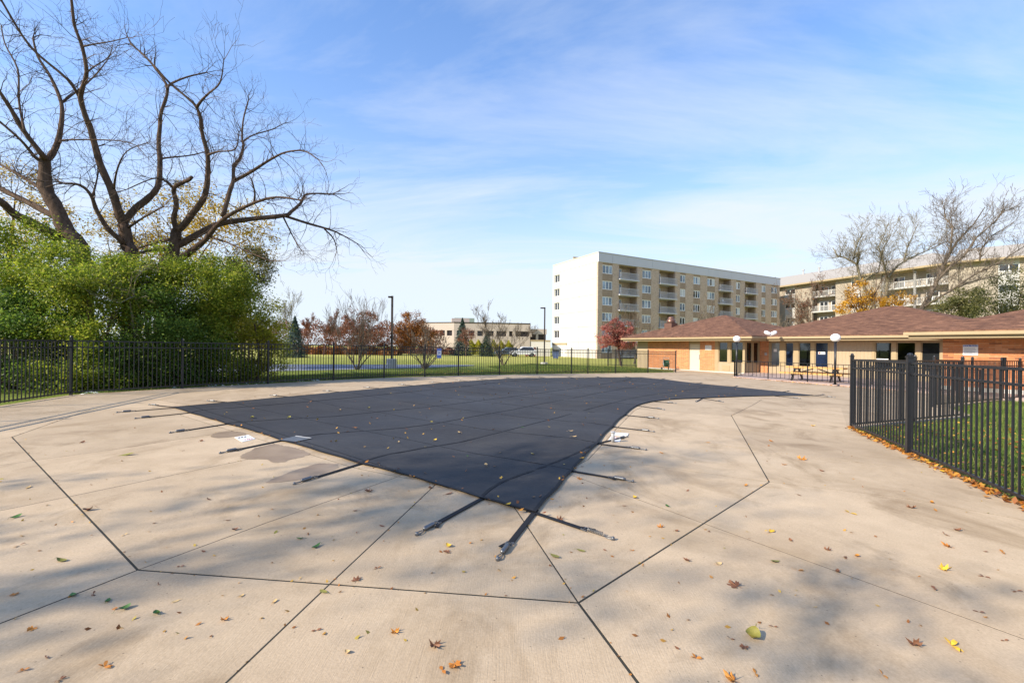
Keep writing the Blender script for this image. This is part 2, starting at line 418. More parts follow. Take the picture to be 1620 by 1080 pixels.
def smooth_poly(P, it=1):
    for _ in range(it):
        Q = []
        for i in range(len(P)):
            a, b = P[i], P[(i + 1) % len(P)]; Q += [a * 0.75 + b * 0.25, a * 0.25 + b * 0.75]
        P = Q
    return P

FL = [(112, 625), (288, 614), (424, 607), (527.5, 601.3), (607.5, 597.8), (672, 595.6), (725, 594.0), (790, 592.6), (849.6, 591.6), (904, 590.9), (930, 590.6), (974, 590.2), (1025, 589.6), (1069, 588.6)]
fl2 = [g2(*p) for p in FL]
left_dir = (g2(0, 642) - g2(112, 625)).normalized()
left_out = fl2[0] + left_dir * 2.44 * 3
rc = g2(1347, 677); rc2 = g2(1438, 718); r_dir = (rc2 - rc).normalized()
right_out = rc + r_dir * 2.44 * 5
deck_px = [left_out + Vector((-0.1, 0.1))] + [p + Vector((-0.06, 0.10)) for p in fl2]
deck_out = deck_px + [Vector((13.5, 38.2)), Vector((16.4, 33.2)), Vector((22.0, 30.0)), Vector((26.0, 24.0)), Vector((19.2, 20.2)), Vector((20.2, 18.2)), g2(1542, 637), g2(1500, 644), g2(1536, 656), g2(1522, 660), rc + Vector((0.06, 0.02)), right_out + Vector((0.06, 0)), Vector((right_out.x + 4, -8)), Vector((-8, -8)), Vector((left_out.x - 1, -4))]
if area(deck_out) < 0: deck_out.reverse()

COVER_PX = [(273, 645), (340, 639), (430, 630.5), (518, 622.5), (621, 613), (715, 605), (804, 599.2), (880, 598), (950, 597.6), (1013, 597.2), (1055, 601), (1097, 606.3), (1173, 613.6), (1234, 619.8), (1287, 626),
            (1198, 626.8), (1112, 630), (1060, 632.4), (1032, 635.5), (1008.6, 641.5), (988, 657), (969, 675.3), (945, 702), (920, 728), (904.7, 745), (880, 774), (845, 812),
            (806, 801.5), (761.7, 789), (689, 766.5), (620, 746.5), (570, 734.5), (507, 715.5), (444, 697.3), (402, 683), (358.5, 671.3), (329, 662), (301, 654)]
cov = [g2(*p) for p in COVER_PX]
if area(cov) < 0: cov.reverse()
pool = off_poly(cov, 0.22)

joints = [  # (half width, points of the photograph)
    (0.008, [(1205, 632), (1190, 641), (1157, 657), (1217, 762), (915, 953), (218, 901), (19, 691), (142, 648), (250, 632), (300, 641)]),
    (0.0035, [(-120, 752), (179, 711), (338, 686), (400, 676)]),
    (0.0035, [(-150, 838), (110, 785), (407, 723), (500, 703)]),
    (0.0045, [(218, 901), (420, 827), (620, 757), (670, 738)]),
    (0.006, [(100, 1330), (357, 1080), (520, 925), (685, 770), (712, 742)]),
    (0.006, [(915, 953), (830, 826), (800, 782)]), (0.009, [(915, 953), (1010, 1080), (1160, 1290)]), (0.007, [(218, 901), (-40, 1001), (-400, 1145)]),
    (0.0035, [(860, 735), (1115, 828), (1620, 1010), (1800, 1075)]),
    (0.003, [(950, 678), (1191, 711.5), (1380, 734), (1450, 742)]),
    (0.003, [(900, 716), (950, 725), (1217, 762), (1421, 786), (1620, 822), (1750, 842)]),
    (0.0025, [(985, 646), (1024, 648.5), (1173, 660), (1340, 674), (1390, 678)]), (0.0025, [(960, 661), (1029, 667), (1173, 679), (1345, 694), (1420, 700)]),
    (0.0025, [(1157, 657), (1175, 651), (1330, 644), (1400, 641)]),
    (0.003, [(19, 691), (-200, 722)]), (0.003, [(142, 648), (20, 655), (-60, 660)]),
    (0.006, [(310, 648), (285, 656), (358, 678.5), (440, 703.5), (562, 740), (637, 755), (705, 764), (740, 760)]),
    (0.004, [(1060, 622), (1022, 639.5), (1003, 650), (978, 675), (949, 707), (930, 727), (900, 742)]),
]
vc, ed, idx = [], [], {}
def vid(p):
    vc.append(Vector((p[0], p[1]))); return len(vc) - 1
pf = [vid(p) for p in pool]; df = [vid(p) for p in deck_out]
segs = []
for hw, pts in joints:
    w_ = [g2(*p) for p in pts]; ids = [vid(p) for p in w_]
    for i in range(len(ids) - 1): ed.append((ids[i], ids[i + 1])); segs.append((w_[i], w_[i + 1], hw))
cv, ce, cf, *_ = delaunay_2d_cdt(vc, ed, [df, pf], 4, 1e-4)
def seg_hw(a, b):
    m = (a + b) / 2; best = 0.003
    for p, q, hw in segs:
        d = q - p; L = d.length
        if L < 1e-6: continue
        t = (m - p).dot(d) / L / L
        if -0.01 <= t <= 1.01 and (m - p - d * t).length < 0.004: return max(0.005, hw * 1.0)
    return 0.0
# the filler sheet with the pool left open
bv, be, bf, *_ = delaunay_2d_cdt([Vector(p) for p in deck_out] + [Vector(p) for p in pool], [], [list(range(len(deck_out))), list(range(len(deck_out), len(deck_out) + len(pool)))], 0, 1e-4)
mb = MB(); mb.v = [(p.x, p.y, G(p.x) - 0.0012) for p in bv]
for f in bf:
    c = sum((bv[i] for i in f), Vector((0, 0))) / len(f)
    if inside(c, deck_out) and not inside(c, pool): mb.f.append(tuple(f))
deck = structure(mb.build("deck", JOINT))
nslab = 0
for f in cf:
    P = [cv[i] for i in f]
    Q = [P[i] for i in range(len(P)) if (P[i] - P[i - 1]).length > 1e-3]
    if len(Q) < 3: continue
    if area(Q) < 0: Q.reverse()
    if area(Q) < 0.01: continue
    # a point well inside
    tri = delaunay_2d_cdt(Q, [], [list(range(len(Q)))], 1, 1e-5); best = None; ba = 0
    for t in tri[2]:
        tp = [tri[0][i] for i in t]; ar = abs(area(tp))
        if ar > ba: ba = ar; best = sum(tp, Vector((0, 0))) / len(tp)
    if best is None or not inside(best, deck_out) or inside(best, pool): continue
    hw = [seg_hw(Q[i], Q[(i + 1) % len(Q)]) for i in range(len(Q))]
    O = off_poly(Q, hw); I = off_poly(Q, [h + 0.0006 if h > 0 else 0.0 for h in hw]); n = len(O)
    if area(I) <= 0: continue
    m = MB()
    m.v = [(p.x, p.y, G(p.x) - 0.10) for p in O] + [(p.x, p.y, G(p.x) - 0.0004) for p in O] + [(p.x, p.y, G(p.x)) for p in I]
    for i in range(n):
        j = (i + 1) % n
        m.f += [(i, j, n + j, n + i), (n + i, n + j, 2 * n + j, 2 * n + i)]
    # top: triangulated, since a slab may be concave
    tv = delaunay_2d_cdt([Vector(p) for p in I], [], [list(range(n))], 1, 1e-6)
    if len(tv[0]) == n:
        for t in tv[2]:
            m.f.append(tuple(2 * n + tv[3][i][0] for i in t))
    else: m.f.append(tuple(range(2 * n, 3 * n)))
    m.build("concrete_slab", CONC, deck); nslab += 1
print("slabs", nslab)

# road through the lawn, bank of leaves, wet patches, lawn behind the fence
def sheet(name, px_pts, dz, mat, parent=None, it=0, world=None):
    P = [g2(*p) for p in px_pts] if world is None else [Vector(p) for p in world]
    if it: P = smooth_poly(P, it)
    if area(P) < 0: P.reverse()
    tv = delaunay_2d_cdt(P, [], [list(range(len(P)))], 1, 1e-5)
    m = MB(); m.v = [(p.x, p.y, G(p.x) + dz) for p in tv[0]]; m.f = [tuple(t) for t in tv[2]]
    for i, t in enumerate(m.f):
        if area([tv[0][k] for k in t]) < 0: m.f[i] = tuple(reversed(t))
    return m.build(name, mat, parent)
structure(sheet("road", [(120, 573.5), (420, 575), (600, 575.5), (720, 575.8), (762, 576.6), (705, 579.4), (600, 582), (420, 585.5), (120, 592)], -0.05, ASPH, it=1))
t = NT("wet_concrete"); p_ = t.pos(); nn = t.noise(p_, 3, 5)
t.set(t.ramp(nn, [(0.3, (0.24, 0.168, 0.105)), (0.7, (0.33, 0.24, 0.155))]), 0.5, 0.4); WET = t.m
for k, pts in enumerate(([(331, 689), (345, 683), (372, 681.5), (395, 686.5), (378, 689), (362, 692), (340, 693)],
                         [(376, 722), (390, 716), (412, 705), (440, 702), (482, 712), (492, 720), (460, 728), (430, 733), (424, 726), (405, 726), (388, 727)],
                         [(418, 763), (440, 754), (478, 739), (520, 730), (545, 738), (500, 752), (470, 760), (430, 764)])):
    P = smooth_poly([g2(*p) for p in pts], 4)
    c_ = sum(P, Vector((0, 0))) / len(P)
    P = [c_ + (p - c_) * (1 + 0.10 * mnoise.noise(Vector((p.x * 7, p.y * 7, k))) + 0.07 * mnoise.noise(Vector((p.x * 22, p.y * 22, k + 5)))) for p in P]
    structure(sheet("wet_patch", None, 0.0025, WET, world=P))

# ------------------------------------------------------------------ pool cover
cvr = thing("pool_cover", "dark mesh safety cover stretched over the free-form swimming pool", "pool cover", gp(760, 650))
def edge_dist(p):
    best = 9e9
    for i in range(len(cov)):
        a, b = cov[i - 1], cov[i]; d = b - a; t = max(0, min(1, (p - a).dot(d) / d.length_squared)); best = min(best, (p - a - d * t).length)
    return best
def cover_z(p):
    d = edge_dist(p) if inside(p, cov) else 0.0
    s = min(1.0, max(0.0, (d - 0.25) / 2.2)); s = s * s * (3 - 2 * s)
    near_right = max(0.0, 1.0 - abs(d - 0.7) / 0.7) * (1.0 if p.y < 12 and p.x > 0.3 else 0.25)
    q = Vector((p.x * 0.9 + p.y * 1.9, p.x * 0.5 - p.y * 0.3, 0))
    wr = mnoise.noise(q * 1.9) * 0.050 * near_right + mnoise.noise(Vector((p.x * 0.8, p.y * 0.8, 3))) * 0.012 * s
    return G(p.x) + 0.022 - 0.07 * s + wr
bd = []
for i in range(len(cov)):
    a, b = cov[i - 1], cov[i]; n = max(2, int((b - a).length / 0.35))
    nrm = Vector((-(b - a).y, (b - a).x)).normalized()
    for k in range(n):
        t = k / n; bd.append(a.lerp(b, t) + nrm * math.sin(math.pi * t) * min(0.035, 0.02 * (b - a).length))
minx = min(p.x for p in bd); maxx = max(p.x for p in bd); miny = min(p.y for p in bd); maxy = max(p.y for p in bd)
ipts = []
rg = random.Random(4)
y = miny
while y < maxy:
    st = 0.11 if y < 7 else (0.2 if y < 11 else 0.45); x = minx
    while x < maxx:
        q = Vector((x + rg.uniform(-.3, .3) * st, y + rg.uniform(-.3, .3) * st))
        if inside(q, bd) and edge_dist(q) > st * 0.5: ipts.append(q)
        x += st
    y += st
tv = delaunay_2d_cdt(bd + ipts, [], [list(range(len(bd)))], 1, 1e-5)
mb = MB(); mb.v = [(p.x, p.y, cover_z(p)) for p in tv[0]]; mb.f = [tuple(t) if area([tv[0][k] for k in t]) > 0 else tuple(reversed(t)) for t in tv[2]]
panel = mb.build("cover_panel", COVER, cvr, smooth=True)
def ribbon(pts, w, dz, on_cover=True, th=0.004):
    """a flat strap along points on the ground or on the cover"""
    P = []
    for i in range(len(pts) - 1):
        a, b = pts[i], pts[i + 1]; n = max(1, int((b - a).length / 0.25))
        P += [a.lerp(b, k / n) for k in range(n)]
    P.append(pts[-1]); m = MB(); n = len(P)
    for i, p in enumerate(P):
        t = (P[min(i + 1, n - 1)] - P[max(i - 1, 0)]).normalized(); s = Vector((-t.y, t.x)) * w / 2
        z = (cover_z(p) if on_cover else G(p.x)) + dz
        for q, zz_ in ((p + s, z), (p - s, z), (p - s, z + th), (p + s, z + th)): m.v.append((q.x, q.y, zz_))
    for i in range(n - 1):
        a = i * 4; b = a + 4
        for k in range(4): m.f.append((a + k, a + (k + 1) % 4, b + (k + 1) % 4, b + k))
    m.f += [(3, 2, 1, 0), tuple((n - 1) * 4 + k for k in range(4))]
    return m
ribbon(bd + [bd[0]], 0.04, 0.0, th=0.004).build("edge_binding", WEB, cvr)
def curve2(px_pts):
    P = [g2(*p) for p in px_pts]; out = []
    for i in range(len(P) - 1):
        p0, p1, p2, p3 = P[max(0, i - 1)], P[i], P[i + 1], P[min(len(P) - 1, i + 2)]
        for k in range(6):
            t = k / 6; out.append(0.5 * ((2 * p1) + (p2 - p0) * t + (2 * p0 - 5 * p1 + 4 * p2 - p3) * t * t + (3 * p1 - p0 - 3 * p2 + p3) * t ** 3))
    out.append(P[-1]); return out
for pts in ([(301, 654), (340, 648), (495, 634), (668, 617), (800, 603.5), (856, 599.5)], [(358, 671), (440, 664), (546, 653.5), (743, 633), (926, 610), (1000, 599)],
            [(444, 697), (500, 689), (560, 681.6), (687, 666), (847, 638), (950, 619), (1050, 602.5)], [(570, 734.5), (620, 719.5), (775, 684), (884, 659), (959, 640), (1044, 621), (1120, 611)],
            [(762, 789), (775, 777), (800, 762), (856, 742), (905, 722), (943, 703)]):
    ribbon(curve2(pts), 0.040, 0.001, th=0.003).build("webbing", WEB, cvr)
for a, b in (((363, 637), (904, 745)), ((460, 628), (945, 702)), ((541, 620), (969, 675)), ((604, 615), (988, 657)), ((657, 610.5), (1008, 641)), ((703, 606.5), (1034, 635.5)), ((743, 603), (1112, 630)), ((814, 599.4), (1198, 626.6)), ((300, 643), (762, 789)), ((958, 598), (1234, 622))):
    ribbon([g2(*a), g2(*b)], 0.022, 0.002, th=0.0025).build("seam", WEBL, cvr)
# the mesh drain panel
P = [g2(440, 698.5), g2(468, 692.5), g2(492, 696), g2(468, 701.5)]
mb = MB(); pp = [(q.x, q.y, cover_z(q) + 0.010) for q in P]; mb.add(pp, [(0, 1, 2, 3)])
mb.f = [f if area([Vector(mb.v[k][:2]) for k in f]) > 0 else tuple(reversed(f)) for f in mb.f]
mb.build("drain_mesh", GREYP if False else plain("grey_mesh", (0.10, 0.11, 0.125), 0.5, scale=120, var=0.4), cvr)
mb = MB(); q = P[1:3]; mb.v, mb.f = ribbon([q[0], q[1]], 0.03, 0.012).v, ribbon([q[0], q[1]], 0.03, 0.012).f; mb.build("drain_border", GREYP, cvr)

def tie(attach, anchor, big=False, coil=False, side=1):
    A, B = attach, anchor; d = (B - A); L = d.length; d.normalize(); s = Vector((-d.y, d.x))
    def at(t, off=0.0, dz=0.0): q = A + d * t + s * off; return Vector((q.x, q.y, G(q.x) + dz))
    Ls = max(0.10, L - 0.32); w = 0.05
    m = MB(); mm = ribbon([A - d * 0.08, A + d * Ls], w, 0.008, False, 0.006); m.v, m.f = mm.v, mm.f
    # loose tail folded back
    m.bar(at(Ls - 0.02, 0, 0.018), at(Ls + 0.10, side * 0.055, 0.012), 0.03, 0.006)
    st = m.build("tie_strap", WEB, cvr)
    mb_ = MB()
    for o1, o2, t1, t2 in ((-.03, .03, Ls, Ls), (-.03, .03, Ls + 0.05, Ls + 0.05), (-.03, -.03, Ls, Ls + .05), (.03, .03, Ls, Ls + .05)):
        mb_.bar(at(t1, o1, 0.016), at(t2, o2, 0.016), 0.007, 0.007)
    mb_.bar(at(Ls + .025, -.03, .02), at(Ls + .025, .03, .02), 0.007, 0.007)
    mb_.build("buckle", STEEL, st)
    ms = MB()
    if coil:
        n = 9 * 8; ms.tube([at(Ls + 0.06 + 0.15 * i / n, 0.017 * math.cos(2 * math.pi * i / 8), 0.022 + 0.017 * math.sin(2 * math.pi * i / 8)) for i in range(n + 1)], 0.0028, 4)
    else:
        ms.tube([at(Ls + 0.06 + 0.15 * i / 10, 0, 0.022) for i in range(11)], [0.012] + [0.021 if i % 2 else 0.019 for i in range(9)] + [0.012], 8)
    ms.build("spring", STEEL, st, smooth=not coil)
    mh = MB(); ring = []
    for k in range(13):
        a = 2 * math.pi * k / 12; ring.append(at(Ls + 0.265 + 0.05 * math.cos(a), 0.019 * math.sin(a), 0.012))
    mh.tube(ring, 0.0045, 5, cap=False)
    c0 = at(Ls + 0.30, 0, 0); mh.lathe(c0, [(0.016, 0), (0.016, 0.02), (0.012, 0.028), (0.0, 0.029)], 10)
    mh.build("anchor_hook", STEEL, st, smooth=True)
for k, (a, b) in enumerate((((269, 646), (183, 653)), ((297, 653.7), (212, 662.6)), ((356, 671.5), (267, 685.5)), ((442, 698), (346, 718)), ((568, 735), (463, 767)),
        ((762, 790), (657, 848)), ((845, 812), (786, 888)), ((845, 812), (973, 855)), ((905, 746), (1004, 763)), ((945, 702.5), (1024, 712.5)), ((945, 702), (993, 691)),
        ((969, 675.5), (1036, 683.6)), ((988, 657), (1043, 662.6)), ((1008, 642), (1052, 648.5)), ((1034, 635.6), (1070.6, 638.4)), ((1112, 630.5), (1145, 636.3)), ((1112, 630), (1101, 636)), ((1229, 627), (1267, 630.8)), ((1287, 626), (1322, 629)), ((1287, 626), (1305, 624.5)), ((271, 644), (235, 640.5)))):
    tie(g2(*a), g2(*b), coil=(k == 7), side=1 if k % 2 else -1)
for ax in (363.5, 459.6, 541.7, 604, 656.7, 703.6, 743.5, 776, 814, 866, 912, 958, 1003, 1043, 1097, 1158, 1235):
    # straps along the far edge, square to it
    k = min(range(len(COVER_PX) - 1), key=lambda i: abs((COVER_PX[i][0] + COVER_PX[i + 1][0]) / 2 - ax) if i < 14 else 9e9)
    (x0, y0), (x1, y1) = COVER_PX[k], COVER_PX[k + 1]; py = y0 + (y1 - y0) * (ax - x0) / (x1 - x0)
    A = g2(ax, py); e = (g2(x1, y1) - g2(x0, y0)).normalized(); nrm = Vector((-e.y, e.x))
    if inside(A + nrm * 0.3, cov): nrm = -nrm
    tie(A, A + (nrm + e * -0.25).normalized() * 0.75, side=1)

# ------------------------------------------------------------------ fences
FH = 1.55
_pk = MB().box((-0.0095, -0.0095, 0.06), (0.0095, 0.0095, FH - 0.07)).build("picket", FENCE, mesh_only=True)
def post_mesh(w, h):
    m = MB().box((-w / 2, -w / 2, -0.05), (w / 2, w / 2, h)); c = w * 0.62
    m.box((-c, -c, h), (c, c, h + 0.022)); m.lathe((0, 0, h + 0.022), [(w * 0.5, 0), (w * 0.52, 0.02), (w * 0.36, 0.045), (0.0, 0.055)], 10); return m.build("post", FENCE, mesh_only=True)
_post = post_mesh(0.058, FH); _postb = post_mesh(0.080, FH + 0.02)
def fence(name, pts, label, n_pick=19, big=(), group="black metal picket fence runs", skip_first=False, posts=True):
    f = thing(name, label, "fence", (pts[0].x, pts[0].y, G(pts[0].x)), group)
    for i, p in enumerate(pts):
        if i == 0 and skip_first: continue
        d = (pts[min(i + 1, len(pts) - 1)] - pts[max(i - 1, 0)]); inst("post", _postb if i in big else _post, f, (p.x, p.y, G(p.x)), math.atan2(d.y, d.x))
    for i in range(len(pts) - 1):
        a, b = pts[i], pts[i + 1]; d = b - a; L = d.length; ang = math.atan2(d.y, d.x)
        for z, h in ((FH - 0.07, 0.034), (FH - 0.245, 0.03), (0.09, 0.034)):
            m = MB(); m.bar((a.x, a.y, G(a.x) + z), (b.x, b.y, G(b.x) + z), 0.032, h); m.build("rail", FENCE, f)
        n = n_pick if isinstance(n_pick, int) else max(2, round(L / n_pick) - 1)
        for k in range(n):
            q = a.lerp(b, (k + 1) / (n + 1)); inst("picket", _pk, f, (q.x, q.y, G(q.x)), ang)
    return f
fence("picket_fence", [left_out, fl2[0] + left_dir * 4.88, fl2[0] + left_dir * 2.44, fl2[0]], "black picket fence run leaving the frame at the far left before the green shrubs", n_pick=0.118)
fence("picket_fence", fl2[0:7], "long black picket fence run in front of the hedge and the multi-stemmed trees", n_pick=0.118, skip_first=True)
fence("picket_fence", [fl2[6], fl2[7], fl2[8], fl2[9], fl2[10], fl2[11], fl2[12], fl2[13]], "black picket fence run before the lawn below the white apartment wall", n_pick=0.118, skip_first=True)
_pl = (rc2 - rc).length; rpts = [rc, rc2, rc2 + r_dir * 3.0, rc2 + r_dir * 5.44, rc2 + r_dir * 7.88]
fence("picket_fence", rpts, "tall-looking black picket fence nearest the camera at the right edge", n_pick=0.113, big=(1,))
ra = [rc, g2(1446.6, 668), g2(1522, 660.5)]
fence("picket_fence", ra, "black picket fence run going back from the corner post toward the clubhouse", n_pick=0.115, skip_first=True)
rb = [ip(1478, 560, 14.3), ip(1538.6, 560, 15.6), ip(1585, 560, 16.8)]; rb = [Vector((p.x, p.y)) for p in rb]
fence("picket_fence", rb, "black picket fence run behind the small lawn in front of the orange brick wall", n_pick=0.115)
rg_ = [Vector(ip(1614, 560, 17.2).to_2d()), Vector(ip(1700, 560, 18.0).to_2d())]
fence("picket_fence", rg_, "short black picket fence piece right of the gate by the brick wall", n_pick=0.115)
gt = thing("pool_gate", "black picket gate with a latch in front of the orange brick wall", "gate", (rb[2].x, rb[2].y, G(rb[2].x)))
a_, b_ = rb[2].lerp(rg_[0], 0.08), rb[2].lerp(rg_[0], 0.92)
m = MB()
for z in (FH - 0.07, FH - 0.245, 0.12): m.bar((a_.x, a_.y, G(a_.x) + z), (b_.x, b_.y, G(a_.x) + z), 0.034, 0.036)
for q in (a_, b_): m.bar((q.x, q.y, G(a_.x) + 0.1), (q.x, q.y, G(a_.x) + FH - 0.05), 0.04, 0.04)
m.build("gate_frame", FENCE, gt)
for k in range(6):
    q = a_.lerp(b_, (k + 1) / 7); inst("picket", _pk, gt, (q.x, q.y, G(a_.x)), 0)
MB().box((a_.x - 0.05, a_.y - 0.06, G(a_.x) + 1.12), (a_.x + 0.06, a_.y + 0.03, G(a_.x) + 1.62)).build("latch", FENCE, gt)
re_ = [Vector(ip(962, 560, 43.5).to_2d()), Vector(ip(984, 560, 43).to_2d()), Vector(ip(1006, 560, 42.4).to_2d())]
fence("picket_fence", re_, "short distant black picket fence at the left corner of the clubhouse", n_pick=0.118)
# ------------------------------------------------------------------ buildings
class Facade:
    def __init__(s, ox, oy, dx, dy):
        L = math.hypot(dx, dy); s.o = Vector((ox, oy)); s.d = Vector((dx / L, dy / L)); s.n = Vector((-s.d.y, s.d.x))
        s.M = Matrix(((s.d.x, s.n.x, 0, ox), (s.d.y, s.n.y, 0, oy), (0, 0, 1, 0), (0, 0, 0, 1)))
    def at(s, t, n=0.0, z=0.0): p = s.o + s.d * t + s.n * n; return Vector((p.x, p.y, z))
    def t(s, px, n=0.0):
        u = (px - 810.0) / FPX; p = s.o + s.n * n; return (u * p.y - p.x) / (s.d.x - u * s.d.y)
    def box(s, t0, t1, n0, n1, z0, z1, name, mat, parent):
        return MB().box((t0, n0, z0), (t1, n1, z1), s.M).build(name, mat, parent)
    def mbox(s, m, t0, t1, n0, n1, z0, z1): return m.box((t0, n0, z0), (t1, n1, z1), s.M)
    def window(s, t0, t1, z0, z1, parent, lites=2, fm=None, gm=None, fw=0.07, rec=0.08, sill=True, n=0.0, name="window", cross=False):
        """a framed window standing in an opening: window > pane"""
        m = MB(); a, b = n + rec - 0.06, n + rec + 0.04
        s.mbox(m, t0, t1, a, b, z0, z0 + fw); s.mbox(m, t0, t1, a, b, z1 - fw, z1)
        e = [t0 + (t1 - t0 - fw) * k / lites for k in range(lites + 1)]
        for q in e: s.mbox(m, q, q + fw, a + 0.002, b - 0.002, z0 + fw, z1 - fw)
        w = m.build(name, fm or WHITE, parent)
        for k in range(lites): s.box(e[k] + fw, e[k + 1], n + rec, n + rec + 0.012, z0 + fw, z1 - fw, "pane", (gm[k % len(gm)] if isinstance(gm, (list, tuple)) else gm) or GLASSB, w)
        return w

def hip_roof(F, t0, t1, n0, n1, ze, zr, name, parent, mat, r0=None, r1=None, nr=None, th=0.06):
    nr = (n0 + n1) / 2 if nr is None else nr
    if r0 is None: h = min((t1 - t0), (n1 - n0)) / 2; r0, r1 = t0 + h, t1 - h
    if r1 <= r0: r0 = r1 = (t0 + t1) / 2; r1 += 0.05
    vs = [F.at(t0, n0, ze), F.at(t1, n0, ze), F.at(t1, n1, ze), F.at(t0, n1, ze), F.at(r0, nr, zr), F.at(r1, nr, zr)]
    vs += [v - Vector((0, 0, th)) for v in vs[:4]]
    m = MB(); m.add(vs, [(0, 1, 5, 4), (1, 2, 5), (2, 3, 4, 5), (3, 0, 4), (6, 7, 1, 0), (7, 8, 2, 1), (8, 9, 3, 2), (9, 6, 0, 3), (9, 8, 7, 6)])
    return m.build(name, mat, parent)

# --- clubhouse
Z0, EAVE = -0.20, 2.50
CF = Facade(11.5, 41.8, 0.51, -0.86)
club = thing("clubhouse", "low clubhouse with orange brick, tan siding and brown shingled hip roofs", "building", CF.at(10, 0, Z0))
cb_ = lambda t0, t1, n0, n1, z0, z1, nm, mt: CF.box(t0, t1, n0, n1, z0, z1, nm, mt, club)
T = CF.t
WT = EAVE - 0.30
# wing with the service door
cb_(T(1008.5) + 0.0, T(1025), 0, 0.22, Z0, WT, "siding_panel", SIDING)
cb_(T(1025), T(1089.6), 0, 0.22, Z0, WT, "brick_wall", BRICKF)
cb_(T(1107.6), T(1131.5), 0, 0.22, Z0, WT, "brick_wall", BRICKF)
cb_(T(1089.6), T(1107.6), 0.04, 0.22, 1.98, WT, "siding_panel", TRIM)
dr = cb_(T(1089.6) + 0.06, T(1107.6) - 0.06, 0.07, 0.13, Z0 + 0.02, 1.95, "door", DOORM)
m = MB(); CF.mbox(m, T(1089.6), T(1089.6) + 0.06, 0.03, 0.15, Z0, 1.98); CF.mbox(m, T(1107.6) - 0.06, T(1107.6), 0.03, 0.15, Z0, 1.98); CF.mbox(m, T(1089.6) + 0.06, T(1107.6) - 0.06, 0.032, 0.148, 1.95, 1.98); m.build("frame", TRIM, dr)
hx = T(1105.0); m = MB(); CF.mbox(m, hx - 0.05, hx + 0.05, 0.02, 0.07, 0.75, 1.12); m.build("handle", GREYP, dr)
CF.box(hx - 0.03, hx + 0.03, 0.03, 0.07, 1.36, 1.43, "lock", GREYP, dr)
cb_(T(1131.5), T(1136.5), -0.02, 0.20, Z0, WT, "corner_post", TRIM)
cb_(T(1136.5), 10.4, 0.0, 0.20, Z0, 0.55, "siding_panel", SIDING)
cb_(T(1136.5), 10.4, 0.02, 0.18, 2.12, WT, "window_header", TRIM)
cb_(T(1151.5), T(1155.5), -0.02, 0.19, 0.55, 2.12, "mullion_post", TRIM); cb_(10.28, 10.42, -0.02, 0.12, 0.55, 2.12, "mullion_post", TRIM)
CF.window(T(1136.5), T(1151.5), 0.55, 2.12, club, 1, TRIM, GLASS, 0.06); CF.window(T(1155.5), 10.28, 0.55, 2.12, club, 1, TRIM, GLASS, 0.06)
m = MB(); CF.mbox(m, T(1143), T(1155), -0.03, 0.0, -0.02, 0.35); m.build("wall_grille", TRIM, club)
cb_(T(1025), 10.4, -0.05, 0.0, Z0 - 0.1, Z0 + 0.07, "foundation", WHITEW)
cb_(-0.02, 0.22, 0.22, 11.0, Z0, WT, "side_wall", SIDING)
# the return wall with two windows
C2 = Facade(*CF.at(10.4, 0.12).to_2d(), CF.n.x, CF.n.y)
c2 = lambda t0, t1, n0, n1, z0, z1, nm, mt: C2.box(t0, t1, n0, n1, z0, z1, nm, mt, club)
# its outside looks along +d of the main frame: inward is -d, so depth runs the other way
def c2win(t0, t1, z0, z1): return C2.window(t0, t1, z0, z1, club, 1, TRIM, GLASS, 0.06, n=0.0)
L2 = 1.75
c2(0, L2, 0.0, 0.16, Z0, 0.55, "siding_panel", SIDING); c2(0, L2, 0.01, 0.15, 2.12, WT, "window_header", TRIM)
for a_, b_ in ((0.0, 0.10), (0.84, 0.96), (L2 - 0.10, L2)): c2(a_, b_, -0.01, 0.15, 0.55, 2.12, "mullion_post", TRIM)
c2win(0.10, 0.84, 0.55, 2.12); c2win(0.96, L2 - 0.10, 0.55, 2.12)
# front of the main wing, set back
NF = 1.85
tf = lambda px: CF.t(px, NF)
cb_(10.42, tf(1216.5), NF, NF + 0.2, Z0, WT, "brick_pillar", BRICKF)
cb_(tf(1216.5), 20.9, NF + 0.03, NF + 0.2, Z0, 0.42, "siding_panel", SIDING); cb_(tf(1216.5), 20.9, NF + 0.02, NF + 0.19, 2.10, WT, "window_header", TRIM)
cb_(tf(1312), tf(1380), NF, NF + 0.2, 0.42, 2.10, "siding_panel", SIDING)
NAVY = m_glass_far("navy_glass", (0.012, 0.022, 0.055))
GREYG = m_glass_far("grey_glass", (0.16, 0.18, 0.18))
op = [(1219, 1234, GREYG), (1242, 1255.5, NAVY), (1263, 1283, GLASS), (1289, 1310.5, NAVY), (1384, 1411, GLASS), (1418, 1449, GLASS), (1457, 1488, GLASSD)]
edges = [tf(1216.5)] + [e for a_, b_, _ in op for e in (tf(a_), tf(b_))] + [20.9]
for k in range(0, len(edges), 2):
    a_, b_ = edges[k], edges[k + 1]
    if k == 8: cb_(a_, tf(1312), NF - 0.02, NF + 0.18, 0.42, 2.10, "mullion_post", TRIM); cb_(tf(1380), b_, NF - 0.02, NF + 0.18, 0.42, 2.10, "mullion_post", TRIM)
    else: cb_(a_, b_, NF - 0.02, NF + 0.18, 0.42, 2.10, "mullion_post", TRIM)
panes_ = [CF.window(tf(a_), tf(b_), 0.42, 2.10, club, 1, TRIMD, g, 0.05, n=NF) for a_, b_, g in op]
q = tf(1299); CF.box(q - 0.20, q + 0.22, NF + 0.055, NF + 0.07, 1.30, 1.46, "door_sticker", WHITE, club); CF.box(q - 0.17, q - 0.05, NF + 0.048, NF + 0.054, 1.33, 1.43, "sticker_mark", plain("red_print", (0.55, 0.05, 0.04), 0.5), club)
